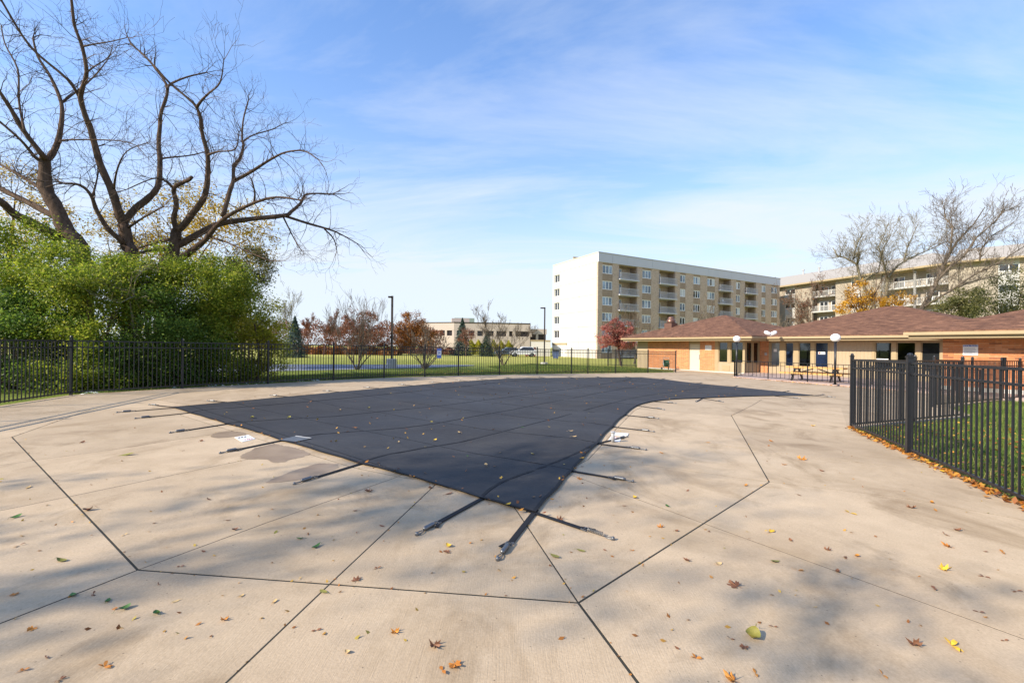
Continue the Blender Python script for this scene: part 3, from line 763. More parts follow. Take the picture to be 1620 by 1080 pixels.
q = tf(1226); CF.box(q - 0.12, q + 0.10, NF + 0.055, NF + 0.07, 1.42, 1.62, "door_notice", WHITE, club)
q = tf(1397); CF.box(q - 0.35, q + 0.25, NF + 0.055, NF + 0.07, 0.95, 1.10, "window_notice", WHITE, club)
q = tf(1212); CF.box(q - 0.08, q + 0.08, NF - 0.05, NF, 1.15, 1.35, "keypad", GREYP, club)
# rooms behind the glass: floor, back wall, dividing wall
ROOMW = plain("room_wall", (0.34, 0.34, 0.32), 0.9); ROOMF = plain("room_floor", (0.16, 0.13, 0.10), 0.8)
cb_(5.0, 10.2, 0.25, 6.0, Z0, Z0 + 0.05, "room_floor", ROOMF); cb_(5.0, 10.2, 5.9, 6.0, Z0 + 0.05, WT, "room_wall", ROOMW); cb_(4.9, 5.0, 0.25, 6.0, Z0, WT, "room_wall", ROOMW)
cb_(10.45, 21.0, 2.1, 7.0, Z0, Z0 + 0.05, "room_floor", ROOMF); cb_(10.45, 21.0, 6.9, 7.0, Z0 + 0.05, WT, "room_wall", ROOMW); cb_(20.9, 21.0, 2.1, 6.9, Z0, WT, "room_wall", ROOMW); cb_(14.6, 14.7, 2.1, 6.9, Z0, WT, "room_wall", ROOMW)
m = MB()
for t_, n_ in ((7.6, 2.0), (8.6, 2.4), (9.4, 1.8), (17.6, 3.6), (18.8, 3.2)):
    CF.mbox(m, t_, t_ + 0.5, n_, n_ + 0.5, 0.2, 0.27); CF.mbox(m, t_, t_ + 0.5, n_ + 0.44, n_ + 0.5, 0.27, 0.8)
    for dx_ in (0.02, 0.44):
        for dy_ in (0.02, 0.44): CF.mbox(m, t_ + dx_, t_ + dx_ + 0.04, n_ + dy_, n_ + dy_ + 0.04, Z0 + 0.05, 0.2)
m.build("room_furniture", plain("dark_upholstery", (0.03, 0.03, 0.035), 0.7), club)
# right wing: bricks one by one on a mortar wall
N4, T4 = -4.07, 22.35
cb_(T4, T4 + 11, N4 + 0.012, N4 + 0.22, Z0, WT, "mortar_wall", MORTAR)
cb_(T4 + 0.0, T4 + 0.2, N4 + 0.22, 8, Z0, WT, "side_wall", BRICKF)
cb_(T4 - 0.03, T4 + 11, N4 - 0.03, N4 + 0.012, Z0 - 0.2, Z0 + 0.25, "foundation", WHITEW)
rb_ = random.Random(7); BH, BL = 0.077, 0.37
bm_ = [MB().box((0.005, 0, 0.005), (BL - 0.005, 0.02, BH - 0.007)).build("brick", mt, mesh_only=True) for mt in (BRICKM, BRICKM2, BRICKM3)]
bh_ = [MB().box((0.005, 0, 0.005), (BL / 2 - 0.005, 0.02, BH - 0.007)).build("brick", mt, mesh_only=True) for mt in (BRICKM, BRICKM2, BRICKM3)]
ang = math.atan2(CF.d.y, CF.d.x); nb = 0
rows = int((WT - (Z0 + 0.25)) / BH)
rest = MB()
for r_ in range(rows - 1, -1, -1):
    z = Z0 + 0.25 + r_ * BH; t_ = 0.0; k = 0
    while t_ < 10.6:
        half = (k == 0 and r_ % 2); L_ = BL / 2 if half else BL
        if t_ < 3.6 and nb < 298:
            w_ = rb_.random(); me = (bh_ if half else bm_)[0 if w_ < 0.55 else (1 if w_ < 0.85 else 2)]
            inst("brick", me, club, CF.at(T4 + t_, N4 - 0.004 + rb_.uniform(-0.003, 0.003), z), ang); nb += 1
        else: CF.mbox(rest, T4 + t_ + 0.005, T4 + t_ + L_ - 0.005, N4 - 0.004, N4 + 0.014, z + 0.005, z + BH - 0.007)
        t_ += L_; k += 1
o = rest.build("brickwork", BRICKM, club); o['kind'] = 'stuff'
# roofs with fascia boards
def roof_with_fascia(t0, t1, n0, n1, zr, sides, zo=0.0, **kw):
    r_ = hip_roof(CF, t0, t1, n0, n1, EAVE + 0.02 + zo, zr, "roof", club, SHINGLE, **kw)
    m = MB(); ze = EAVE + zo
    if 'f' in sides: CF.mbox(m, t0 - 0.02, t1 + 0.02, n0 - 0.03, n0 + 0.03, ze - 0.17, ze - 0.035); 
    if 'l' in sides: CF.mbox(m, t0 - 0.03, t0 + 0.03, n0 + 0.03, n1, ze - 0.17, ze - 0.037)
    if 'r' in sides: CF.mbox(m, t1 - 0.03, t1 + 0.03, n0 + 0.03, n1, ze - 0.17, ze - 0.037)
    m.build("gutter", TRIM, r_)
    m = MB(); CF.mbox(m, t0 + 0.12, t1 - 0.12, n0 + 0.13, n0 + 0.19, ze - 0.31, ze - 0.06); CF.mbox(m, t0 + 0.12, t0 + 0.18, n0 + 0.19, n1 - 0.2, ze - 0.31, ze - 0.062); CF.mbox(m, t1 - 0.18, t1 - 0.12, n0 + 0.19, n1 - 0.2, ze - 0.31, ze - 0.062); m.build("fascia_board", TRIM, r_)
    m = MB(); CF.mbox(m, t0 + 0.18, t1 - 0.18, n0 + 0.19, n1 - 0.2, ze - 0.30, ze - 0.26); m.build("soffit", TRIM, r_)
    return r_
roof1 = roof_with_fascia(-0.85, 11.65, -1.2, 11.0, 4.52, 'flr')
roof3 = roof_with_fascia(9.6, 23.6, 0.62, 14.5, 4.66, 'fl', zo=0.004, r0=15.9, r1=16.9, nr=7.5)
roof4 = roof_with_fascia(21.35, 36.5, -5.25, 9.5, 4.75, 'fl', zo=-0.03)
def roof_z(F, t, n, n0, zr, nr): return EAVE + (zr - EAVE) * (n - n0) / (nr - n0)
# chimney cap with its curb, roof pipe, snow-white twin lamp head at the valley
q = CF.at(2.2, 1.9); zc = roof_z(CF, 2.2, 1.9, -1.2, 4.52, 4.9)
vent = thing("roof_vent", "brown domed metal roof vent on a square curb on the clubhouse roof", "roof vent", (q.x, q.y, zc))
MB().box((1.80, 1.50, zc - 0.25), (2.60, 2.30, zc + 0.30), CF.M).build("curb", COPPER, vent)
MB().lathe((q.x, q.y, zc + 0.30), [(r_ * 0.66, z_ * 0.72) for r_, z_ in [(0.42, 0), (0.52, 0.03), (0.66, 0.06), (0.66, 0.12), (0.48, 0.16), (0.48, 0.22), (0.60, 0.26), (0.56, 0.38), (0.44, 0.52), (0.40, 0.56), (0.38, 0.72), (0.22, 0.82), (0, 0.84)]], 18).build("cap", COPPER, vent, smooth=False)
q = ip(1583, 503, 22.5); MB().lathe((q.x, q.y, q.z - 0.5), [(0.10, 0), (0.10, 0.62), (0.08, 0.63), (0.08, 0.5)], 12).build("vent_pipe", COPPER, roof4)
q = ip(1163, 506, 36.5); MB().lathe((q.x, q.y, q.z - 0.4), [(0.06, 0), (0.06, 0.42), (0.0, 0.43)], 10).build("vent_pipe", COPPER, roof1)
q = ip(1219, 530, 30.9)
fl_ = thing("floodlight", "twin-headed white floodlight at the inner corner of the clubhouse eaves", "floodlight", q)
MB().tube([q + Vector((0, 0, -0.06)), q + Vector((0, 0, 0.06))], 0.05, 8).build("bracket", WHITE, fl_)
for s_ in (-1, 1):
    m = MB(); c = q + Vector((s_ * 0.22, 0, 0.14)); pr = [(0.0, -0.28), (0.09, -0.24), (0.13, -0.1), (0.13, 0.08), (0.08, 0.2), (0.0, 0.22)]
    m.lathe((0, 0, 0), pr, 12); Mx = Matrix.Translation(c) @ Matrix.Rotation(s_ * R(66), 4, 'Y'); m.v = [tuple(Mx @ Vector(v)) for v in m.v]; m.build("lamp_head", GLOBE, fl_, smooth=True)
# signs on the walls
def text_mesh(s, size, mat, name):
    cu = bpy.data.curves.new(name, 'FONT'); cu.body = s; cu.size = size; cu.align_x = 'CENTER'; cu.align_y = 'CENTER'; cu.extrude = 0.001
    ob = bpy.data.objects.new(name, cu); COL.objects.link(ob); dg = bpy.context.evaluated_depsgraph_get()
    me = bpy.data.meshes.new_from_object(ob.evaluated_get(dg)); bpy.data.objects.remove(ob); me.materials.clear(); me.materials.append(mat); return me
BLUEP = plain("blue_print", (0.03, 0.09, 0.42), 0.5); GREYT = plain("grey_print", (0.25, 0.25, 0.27), 0.6)
def wall_sign(name, label, F, t, n, z, w, h, header=None, lines=6):
    p = F.at(t, n, z); s = thing(name, label, "sign", p)
    F.box(t - w / 2, t + w / 2, n - 0.012, n, z - h / 2, z + h / 2, "sign_board", WHITE, s)
    top = z + h / 2
    if header:
        F.box(t - w / 2 + 0.01, t + w / 2 - 0.01, n - 0.016, n - 0.0125, top - 0.09, top - 0.01, "sign_header", BLUEP, s)
        o = bpy.data.objects.new("sign_text", text_mesh(header, 0.085, WHITE, "sign_text")); link(o, s, F.at(t, n - 0.018, top - 0.05) - p); o.rotation_euler = (R(90), 0, math.atan2(F.d.y, F.d.x)); top -= 0.10
    m = MB(); step = (top - (z - h / 2) - 0.06) / lines; rr = random.Random(int(t * 10))
    for k in range(lines):
        zl = top - 0.05 - k * step; F.mbox(m, t - w / 2 + 0.04, t + w / 2 - rr.uniform(0.05, 0.2) * w / 0.5, n - 0.0145, n - 0.0122, zl - 0.006, zl + 0.006)
    m.build("print_lines", GREYT, s)
def t4(px): return CF.t(px, N4)
wall_sign("pool_rules_sign", "white pool rules sign with a blue header on the orange brick wall", CF, t4(1535.5), N4 - 0.012, 1.66, 0.48, 0.46, "POOL RULES", 8)
wall_sign("notice_sign", "small white notice on the brick beside the cream service door", CF, T(1120.5), 0.0, 1.68, 0.56, 0.36, None, 4)

# --- terrace with kerb, railing
ta = Facade(*ip(1160, 560, 28.4).to_2d(), 0.41, -0.912)
ZT = -0.24
tl = 15.0
kp = [ta.at(0).to_2d(), ta.at(tl).to_2d(), CF.at(20.6, NF - 0.05).to_2d(), CF.at(10.5, NF - 0.05).to_2d(), CF.at(10.5, -0.1).to_2d()]
structure(MB().prism([tuple(p) for p in kp], -0.5, -0.12).build("terrace", PAVER))
rail = thing("terrace_railing", "low black metal railing along the edge of the clubhouse terrace", "railing", ta.at(0, 0.12, -0.12))
def rail_run(p, q, n, h=0.98):
    m = MB(); m.bar(p + Vector((0, 0, h)), q + Vector((0, 0, h)), 0.045, 0.03); m.build("top_rail", FENCE, rail)
    m = MB(); m.bar(p + Vector((0, 0, 0.10)), q + Vector((0, 0, 0.10)), 0.03, 0.025); m.build("bottom_rail", FENCE, rail)
    for k in range(n + 1):
        a_ = p.lerp(q, k / n); big = k % 9 == 0; w_ = 0.022 if big else 0.009
        MB().box((a_.x - w_, a_.y - w_, a_.z if big else a_.z + 0.10), (a_.x + w_, a_.y + w_, a_.z + h)).build("post" if big else "baluster", FENCE, rail)
rail_run(ta.at(0.0, 0.12, -0.12), ta.at(11.4, 0.12, -0.12), 45)
pb_ = CF.at(10.5, -0.3, -0.12); rail_run(ta.at(0.0, 0.12, -0.12), ta.at(0, 0.12, -0.12).lerp(pb_, 0.62), 9)

# --- big apartment block
K = Vector((14.06, 75.0)); RF = Facade(K.x, K.y, 1.0, 0.58); SD = Vector((-0.485, 1)).normalized()
blk = thing("apartment_block", "six storey apartment block with white end wall and tan brick balcony front", "building", (K.x, K.y, -0.4))
ZB, ZTOP, ZF = -0.45, 17.37, 15.72; RL = RF.t(1232.5); ROWS = [14.62 - 2.635 * k for k in range(6)]
ft = RF.t
cols = [('w', 952, 968, 3), ('b', 978.3, 1007, 0), ('w', 1015, 1029.5, 3), ('b', 1042, 1067, 0), ('w', 1075, 1083.5, 2), ('w', 1096, 1107, 3), ('w', 1118, 1130, 3), ('b', 1136, 1155.5, 0), ('w', 1163.5, 1170.3, 2), ('b', 1177.5, 1195, 0), ('w', 1204, 1210.3, 2), ('w', 1219.5, 1228.7, 3)]
prev = 0.0; WH = 0.72
gl_ = [GLASSB, m_glass_far("pale_blue_glass", (0.22, 0.30, 0.40)), CURTAIN, GLASSD]
rw = random.Random(3)
for kind, x0, x1, nl in cols + [('e', 1232.5, 1232.5, 0)]:
    a_, b_ = ft(x0), ft(x1)
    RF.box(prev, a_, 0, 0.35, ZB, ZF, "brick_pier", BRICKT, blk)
    if kind == 'w':
        zs = [ZB] + [z for r_ in reversed(ROWS) for z in (r_ - WH, r_ + WH)] + [ZF]
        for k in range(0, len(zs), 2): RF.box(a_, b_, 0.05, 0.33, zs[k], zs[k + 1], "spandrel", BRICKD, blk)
        for r_ in ROWS: RF.window(a_, b_, r_ - WH, r_ + WH, blk, nl, WHITE, [rw.choice(gl_[:2] if x0 < 1040 else gl_) for _ in range(nl)], 0.11, rec=0.14)
    elif kind == 'b':
        RF.box(a_, b_, 1.7, 1.9, ZB, ZF, "recess_wall", BRICKT, blk)
        RF.box(a_, b_, 0.35, 1.7, ZF - 0.12, ZF - 0.02, "recess_ceiling", TRIM, blk)
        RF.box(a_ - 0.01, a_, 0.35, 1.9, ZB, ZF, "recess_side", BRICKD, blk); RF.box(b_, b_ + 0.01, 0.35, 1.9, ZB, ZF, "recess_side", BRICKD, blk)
        for r_ in ROWS:
            zb_ = r_ - 1.32
            bal = RF.box(a_ - 0.18, b_ + 0.18, -0.45, 1.7, zb_ - 0.2, zb_, "balcony_slab", FASCIA, blk)
            m = MB(); RF.mbox(m, a_ - 0.1, b_ + 0.1, -0.40, -0.34, zb_ + 1.0, zb_ + 1.06); RF.mbox(m, a_ - 0.1, b_ + 0.1, -0.39, -0.35, zb_ + 0.08, zb_ + 0.12)
            n_ = int((b_ - a_) / 0.13)
            for k in range(n_ + 1):
                q = a_ - 0.08 + (b_ - a_ + 0.16) * k / n_; RF.mbox(m, q - 0.014, q + 0.014, -0.385, -0.355, zb_ + 0.12, zb_ + 1.0)
            m.build("balustrade", FASCIA, bal)
            RF.window(a_ + 0.15, a_ + 0.15 + min(1.9, (b_ - a_) * 0.62), zb_ + 0.02, zb_ + 2.05, blk, 2, WHITE, [GLASSD, GLASSB], 0.1, rec=0.0, n=1.62, name="balcony_door")
            if rw.random() < 0.6:
                m = MB(); q = a_ + (b_ - a_) * rw.uniform(0.5, 0.75); RF.mbox(m, q, q + 0.5, 0.3, 0.8, zb_ + 0.4, zb_ + 0.46); RF.mbox(m, q, q + 0.5, 0.75, 0.8, zb_ + 0.46, zb_ + 0.95)
                for dx_ in (0, 0.46):
                    for dy_ in (0.3, 0.76): RF.mbox(m, q + dx_, q + dx_ + 0.04, dy_, dy_ + 0.04, zb_, zb_ + 0.4)
                m.build("balcony_chair", WHITE if rw.random() < 0.4 else DARKB, bal)
    prev = b_
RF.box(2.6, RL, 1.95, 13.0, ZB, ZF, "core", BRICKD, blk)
# fascia band in long metal panels
e = [0.0] + [ft(x) for x in (967, 991, 1030, 1067, 1119, 1155, 1194)] + [RL]
for k in range(len(e) - 1): RF.box(e[k] + (0.03 if k else -0.0), e[k + 1], -0.12, 0.30, ZF, ZTOP - 0.12, "fascia_panel", FASCIA, blk)
RF.box(-0.06, RL + 0.05, -0.18, 0.36, ZTOP - 0.12, ZTOP, "coping", GREYP, blk)
RF.box(2.6, RL, 0.36, 13.0, ZF + 0.02, ZTOP - 0.5, "flat_roof", FASCIA, blk)
# white end wall
LF = Facade(*(K + SD * 14.4), -SD.x, -SD.y); LL = 14.4
tw = LF.t(880); w0, w1 = tw - 0.95, tw + 0.95
zs = [(ZB, 2.45), (2.45, 5.1), (5.1, 7.75), (7.75, 10.4), (10.4, 13.05), (13.05, 15.7), (15.7, ZTOP - 0.1)]
wz = [15.6 - 0.0]
WR = [14.56 - 2.64 * k for k in range(5)]
m_l = [(0, w0), (w1, LL * 0.62), (LL * 0.62 + 0.035, LL - 0.05)]
for z0, z1 in zs:
    for a_, b_ in m_l: LF.box(a_, b_, 0, 0.5, z0 + 0.035, z1, "wall_panel", WHITEW, blk)
zz_ = [ZB] + [z for r_ in reversed(WR) for z in (r_ - 0.72, r_ + 0.72)] + [ZTOP - 0.1]
for k in range(0, len(zz_), 2): LF.box(w0, w1, 0.003, 0.5, zz_[k], zz_[k + 1], "wall_panel", WHITEW, blk)
for r_ in WR: LF.window(w0, w1, r_ - 0.72, r_ + 0.72, blk, 2, WHITE, GLASSD, 0.10, rec=0.22)
LF.box(-0.03, LL + 0.02, -0.06, 0.53, ZTOP - 0.1, ZTOP + 0.02, "coping", WHITEW, blk)
LF.box(0, LL - 0.5, 0.55, 1.6, ZB, ZF, "core", WHITEW, blk)
q = LF.t(891); MB().add([LF.at(q - 0.6, 2.0, ZTOP), LF.at(q + 0.6, 2.0, ZTOP), LF.at(q, 2.0, ZTOP + 1.2), LF.at(q - 0.6, 3.4, ZTOP), LF.at(q + 0.6, 3.4, ZTOP), LF.at(q, 3.4, ZTOP + 1.2)], [(0, 1, 2), (5, 4, 3), (1, 4, 5, 2), (3, 0, 2, 5), (0, 3, 4, 1)]).build("roof_hatch", TRIMD, blk)
g0, g1 = LF.t(874), LF.t(897); LF.box(g0 - 0.0, g1, -0.12, -0.002, 2.0, 2.35, "door_canopy", TRIMD, blk); LF.box(g0 + 0.25, g1 - 0.2, -0.03, -0.001, ZB, 2.0, "garage_door", WHITE, blk)
for x_ in (1170, 1184):
    q = RF.at(ft(x_), 5, ZTOP - 0.4); MB().lathe(q, [(0.3, 0), (0.3, 1.0), (0.5, 1.05), (0.5, 1.5), (0, 1.55)], 10).build("roof_vent_stack", TRIMD, blk)
# low white annex at its foot
an = thing("service_annex", "low white windowless annex at the foot of the apartment block", "building", LF.at(-2, 0, ZB))
AF = Facade(*ip(840, 560, 84).to_2d(), 1.0, -0.05)
AF.box(0, AF.t(871), 0, 5, ZB, 2.65, "wall", WHITEW, an); AF.box(-0.1, AF.t(871), -0.1, 5.1, 2.65, 2.85, "parapet", TRIM, an)

# --- second apartment wing with pitched metal roof
WF = Facade(62.3, 106.1, 8.6, -26.0); wlen = 33.4
wing = thing("balcony_apartments", "beige apartment wing with pitched grey roof and white balcony railings behind the trees", "building", WF.at(13, 0, -0.5))
BEIGE = plain("beige_brick_far", (0.36, 0.31, 0.245), 0.9, var=0.15, scale=2); MROOF = m_siding("grey_metal_roof", (0.40, 0.365, 0.315), 0.9)
OFFW = plain('weathered_white', (0.50, 0.485, 0.46), 0.7); ZE = 16.1; wr_ = [14.3, 11.1, 7.9, 4.7]
segs_w = [(WF.t(1232), WF.t(1241), 'p'), (WF.t(1241), WF.t(1257), 'w'), (WF.t(1257), WF.t(1284), 'p'), (WF.t(1284), WF.t(1321), 'b'), (WF.t(1321), WF.t(1345), 'p'), (WF.t(1345), WF.t(1360), 'w'), (WF.t(1360), WF.t(1392), 'p'), (WF.t(1392), WF.t(1500), 'b'), (WF.t(1500), wlen, 'p')]
for a_, b_, k_ in segs_w:
    if k_ == 'p': WF.box(a_, b_, 0, 0.4, -0.5, ZE, "brick_pier", BEIGE, wing)
    elif k_ == 'w':
        zs_ = [-0.5] + [z for r_ in reversed(wr_) for z in (r_ - 0.2, r_ + 0.95)] + [ZE]
        for k in range(0, len(zs_), 2): WF.box(a_, b_, 0.03, 0.38, zs_[k], zs_[k + 1], "white_panel", OFFW, wing)
        for r_ in wr_: WF.window(a_ + 0.0, b_, r_ - 0.2, r_ + 0.95, wing, 2, WHITE, GLASSD, 0.10, rec=0.12)
    else:
        WF.box(a_, b_, 1.6, 1.9, -0.5, ZE, "recess_wall", BEIGE, wing)
        WF.box(a_, b_, 0.0, 1.6, ZE - 0.35, ZE - 0.02, "porch_header", TRIM, wing)
        for r_ in wr_:
            zb_ = r_ - 1.3
            sl_ = WF.box(a_, b_, -0.15, 1.6, zb_ - 0.25, zb_, "balcony_slab", OFFW, wing)
            m = MB(); WF.mbox(m, a_, b_, -0.12, -0.04, zb_ + 0.98, zb_ + 1.1); n_ = int((b_ - a_) / 0.2)
            for k in range(n_): q = a_ + (b_ - a_) * (k + 0.5) / n_; WF.mbox(m, q - 0.03, q + 0.03, -0.10, -0.06, zb_ + 0.0, zb_ + 0.98)
            m.build("balustrade", OFFW, sl_)
            w_ = (b_ - a_)
            for c_ in ((0.25,) if w_ < 5 else (0.12, 0.62)): WF.window(a_ + w_ * c_, a_ + w_ * c_ + 1.9, zb_ + 0.02, zb_ + 2.1, wing, 2, WHITE, GLASSD, 0.1, rec=0.0, n=1.5, name="balcony_door")
        if b_ - a_ > 5:
            for x_ in (1398, 1447): q = WF.t(x_); WF.box(q - 0.18, q + 0.18, -0.2, 0.1, -0.5, ZE - 0.35, "white_column", OFFW, wing)
        else: WF.box(b_ - 0.25, b_ + 0.05, -0.1, 0.2, -0.5, ZE - 0.35, "white_column", OFFW, wing)
WF.box(-8, wlen, 2.0, 18, -0.5, ZE, "core", BEIGE, wing); WF.box(-8, 0, 0.05, 2.0, -0.5, ZE, "brick_pier", BEIGE, wing)
rf = hip_roof(WF, -9.0, wlen + 0.8, -1.2, 20.0, ZE + 0.1, 20.0, "roof", wing, MROOF, r0=-8.9, r1=wlen - 8.5, nr=9.4, th=0.28)
m = MB(); WF.mbox(m, -9, wlen + 0.85, -1.28, -1.18, ZE - 0.26, ZE + 0.06); m.build("gutter", TRIM, rf)
for x_, d_ in ((1271, 110), (1296, 105), (1450, 90)):
    q = ip(x_, 428 - (x_ - 1271) * 0.145, d_); MB().lathe(q - Vector((0, 0, 1.2)), [(0.16, 0), (0.16, 1.2), (0.28, 1.22), (0.28, 1.45), (0, 1.5)], 10).build("roof_vent_stack", GREYP, rf)
P1 = WF.at(wlen, 0); VF = Facade(P1.x + 0.2, P1.y - 0.05, 0.74, -0.67)
VF.box(0, VF.t(1578) , 0.0, 9, -0.5, ZE - 0.02, "brick_wall", BEIGE, wing); VF.box(VF.t(1612), 29, 0.0, 9, -0.5, ZE - 0.02, "brick_wall", BEIGE, wing)
zs_ = [-0.5] + [z for r_ in reversed(wr_) for z in (r_ - 0.2, r_ + 0.95)] + [ZE - 0.03]
for k in range(0, len(zs_), 2): VF.box(VF.t(1578), VF.t(1612), 0.03, 0.38, zs_[k], zs_[k + 1], "white_panel", OFFW, wing)
for r_ in wr_: VF.window(VF.t(1578), VF.t(1612), r_ - 0.2, r_ + 0.95, wing, 2, WHITE, GLASSD, 0.12, rec=0.12)
VF.box(VF.t(1578), VF.t(1612), 1.5, 9, -0.5, ZE - 0.02, "core", BEIGE, wing)
rf2 = hip_roof(VF, -0.8, 30, -1.1, 14, ZE + 0.14, 19.3, "roof", wing, MROOF, r0=0.2, r1=22, nr=7.0, th=0.25)
m = MB(); VF.mbox(m, -0.8, 30, -1.18, -1.08, ZE - 0.2, ZE + 0.08); m.build("gutter", TRIM, rf2)
q = ip(1609, 408, 73); MB().box((q.x - 0.6, q.y - 0.6, q.z - 2), (q.x + 0.6, q.y + 0.6, q.z + 0.9)).build("chimney", TRIMD, rf2)

# --- low office building far behind the lawn
OF = Facade(*ip(718, 560, 146).to_2d(), 1.0, 0.16); offc = thing("office_building", "low beige office building with dark ribbon windows beyond the lawn", "building", OF.at(10, 0, 0))
BO = plain("beige_concrete_far", (0.50, 0.42, 0.36), 0.9, var=0.08, scale=0.4); DRK = plain("ribbon_window_glass", (0.03, 0.025, 0.028), 0.2, 0.6)
ob = lambda t0, t1, n0, n1, z0, z1, nm, mt: OF.box(t0, t1, n0, n1, z0, z1, nm, mt, offc)
o1 = OF.t(838.5); o2 = OF.t(868)
ob(0, o1, 0, 30, 6.6, 9.0, "upper_wall", BO); ob(-0.1, o1 + 0.1, -0.1, 30, 9.0, 9.3, "roof_edge", DARKB); ob(0, o1, 0, 30, -0.5, 4.9, "lower_wall", BO); ob(0.2, o1 - 0.2, 0.5, 29.5, 4.9, 6.6, "ribbon_glass", DRK)
for x_ in (718, 736.5, 750.5, 764, 781, 801, 811, 837.2): q = OF.t(x_); ob(q, q + 0.9, 0.03, 1.2, 4.9, 6.6, "pier", BO)
ob(o1 + 0.1, o2, 3, 25, 5.8, 7.6, "upper_wall", BO); ob(o1 + 0.1, o2, 3, 25, -0.5, 3.9, "lower_wall", BO); ob(o1 + 0.3, o2 - 0.2, 3.4, 24, 3.9, 5.8, "ribbon_glass", DRK); ob(o1 + 2.6, o1 + 3.4, 3.03, 4, 3.9, 5.8, "pier", BO)
ob(OF.t(716), OF.t(746), 12, 20, 9.3, 11.2, "roof_plant", BO); ob(OF.t(722), OF.t(758), 21, 26, 9.3, 11.9, "roof_unit", plain("green_roof_unit", (0.30, 0.36, 0.28), 0.7))
SF = Facade(*OF.at(0, 0).to_2d(), -0.9, 0.30)
sb = lambda t0, t1, n0, n1, z0, z1, nm, mt: MB().box((t0, -n1, z0), (t1, -n0, z1), SF.M).build(nm, mt, offc)
sb(0.02, 12.5, 0, 20, 6.6, 9.0, "side_upper_wall", BO); sb(0, 12.5, -0.1, 20, 9.0, 9.25, "side_roof_edge", DARKB); sb(0.02, 12.5, 0, 20, -0.5, 4.9, "side_lower_wall", BO); sb(0.4, 12.3, 0.5, 19.5, 4.9, 6.6, "side_glass", DRK)
for q in (0.03, 2.6, 5.2, 8.0, 11.0): sb(q, q + 0.7, 0.03, 1.0, 4.9, 6.6, "pier", BO)
# ------------------------------------------------------------------ vegetation
def rvec(rg):
    while True:
        v = Vector((rg.uniform(-1, 1), rg.uniform(-1, 1), rg.uniform(-1, 1)))
        if 0.05 < v.length < 1: return v.normalized()
def twig(mb, p, d, L, r, lev, rg, tips=None, kids=3, up=0.12, wob=0.22, shrink=0.62, spread=0.75, rmin=0.004):
    """a branch that splits again lev times"""
    n = 4 if lev > 0 else 3; pts = [p.copy()]; q = p.copy(); dd = d.copy()
    for i in range(n):
        dd = (dd + rvec(rg) * wob + Vector((0, 0, up * 0.4))).normalized(); q = q + dd * (L / n); pts.append(q.copy())
    rr = [max(rmin, r * (1 - 0.65 * i / n)) for i in range(n + 1)]
    mb.tube(pts, rr, 5 if r > 0.05 else (4 if r > 0.02 else 3), cap=False)
    if tips is not None and lev <= 1: tips.extend(pts[1:])
    if lev <= 0: return
    for k in range(kids + rg.randint(0, 1)):
        i = rg.randint(1, n) if k else n
        b = pts[i]; base = (pts[i] - pts[i - 1]).normalized()
        nd = (base + rvec(rg) * spread + Vector((0, 0, up))).normalized()
        twig(mb, b, nd, L * shrink * rg.uniform(0.7, 1.2), rr[i] * 0.72, lev - 1, rg, tips, kids, up, wob, shrink, spread, rmin)
def leaf_mesh(name, pts, size, mat, seed=0, up=0.3, aspect=0.6):
    """one small pointed leaf at each point"""
    rs = np.random.RandomState(seed); n = len(pts); P = np.asarray(pts, dtype=np.float64)
    nr = rs.normal(size=(n, 3)); nr[:, 2] = np.abs(nr[:, 2]) + up; nr /= np.linalg.norm(nr, axis=1)[:, None]
    a = rs.normal(size=(n, 3)); a -= nr * (a * nr).sum(1)[:, None]; a /= np.linalg.norm(a, axis=1)[:, None]
    b = np.cross(nr, a); s = size * rs.uniform(0.6, 1.35, n)[:, None]
    v = np.stack([P - a * s * 0.5, P + b * s * aspect * 0.5 - a * s * 0.05 - nr * s * 0.06, P + a * s * 0.5, P - b * s * aspect * 0.5 - a * s * 0.05 - nr * s * 0.06], 1).reshape(-1, 3)
    return np_mesh(name, v, 4, mat)
def put(name, me, parent, kind=None):
    o = bpy.data.objects.new(name, me); off = LOC[parent.name] if parent else Vector((0, 0, 0)); link(o, parent, (0, 0, 0))
    if parent:
        n = len(me.vertices); co = np.empty(n * 3, dtype=np.float32); me.vertices.foreach_get('co', co); co = co.reshape(-1, 3) - np.array(off, dtype=np.float32); me.vertices.foreach_set('co', co.ravel()); me.update()
    if kind: o['kind'] = kind
    return o

def bare_tree(label, base, H, rad, seed, lev=4, stems=1, mat=None, name="bare_tree", lean=(0, 0), leaves=None, group=None, spread=0.75, up=0.2, kids=3, first=0.42, tw=0.35, rmin=0.006, leaf_size=0.09, leaf_n=0, cat="tree", wob=0.2):
    t = thing(name, label, cat, base, group); rg = random.Random(seed); mb = MB(); tips = []
    for k in range(stems):
        a = rg.uniform(0, 6.28); d = Vector((lean[0] + (math.cos(a + k * 2.4) * tw if stems > 1 else rg.uniform(-.06, .06)), lean[1] + (math.sin(a + k * 2.4) * tw if stems > 1 else 0), 1)).normalized()
        twig(mb, Vector(base) - Vector((0, 0, 0.2)), d, H * first, rad * (1 if stems == 1 else 0.7), lev, rg, tips, kids, up, wob, 0.66, spread, rmin)
    mb.build("trunk", mat or BARK, t, smooth=True, uv=False)
    if leaves and leaf_n:
        pts = [tuple(tips[rg.randrange(len(tips))] + rvec(rg) * rg.uniform(0, 0.35) * H / 8) for _ in range(leaf_n)]
        put("crown", leaf_mesh("crown", pts, leaf_size, leaves, seed), t)
    return t
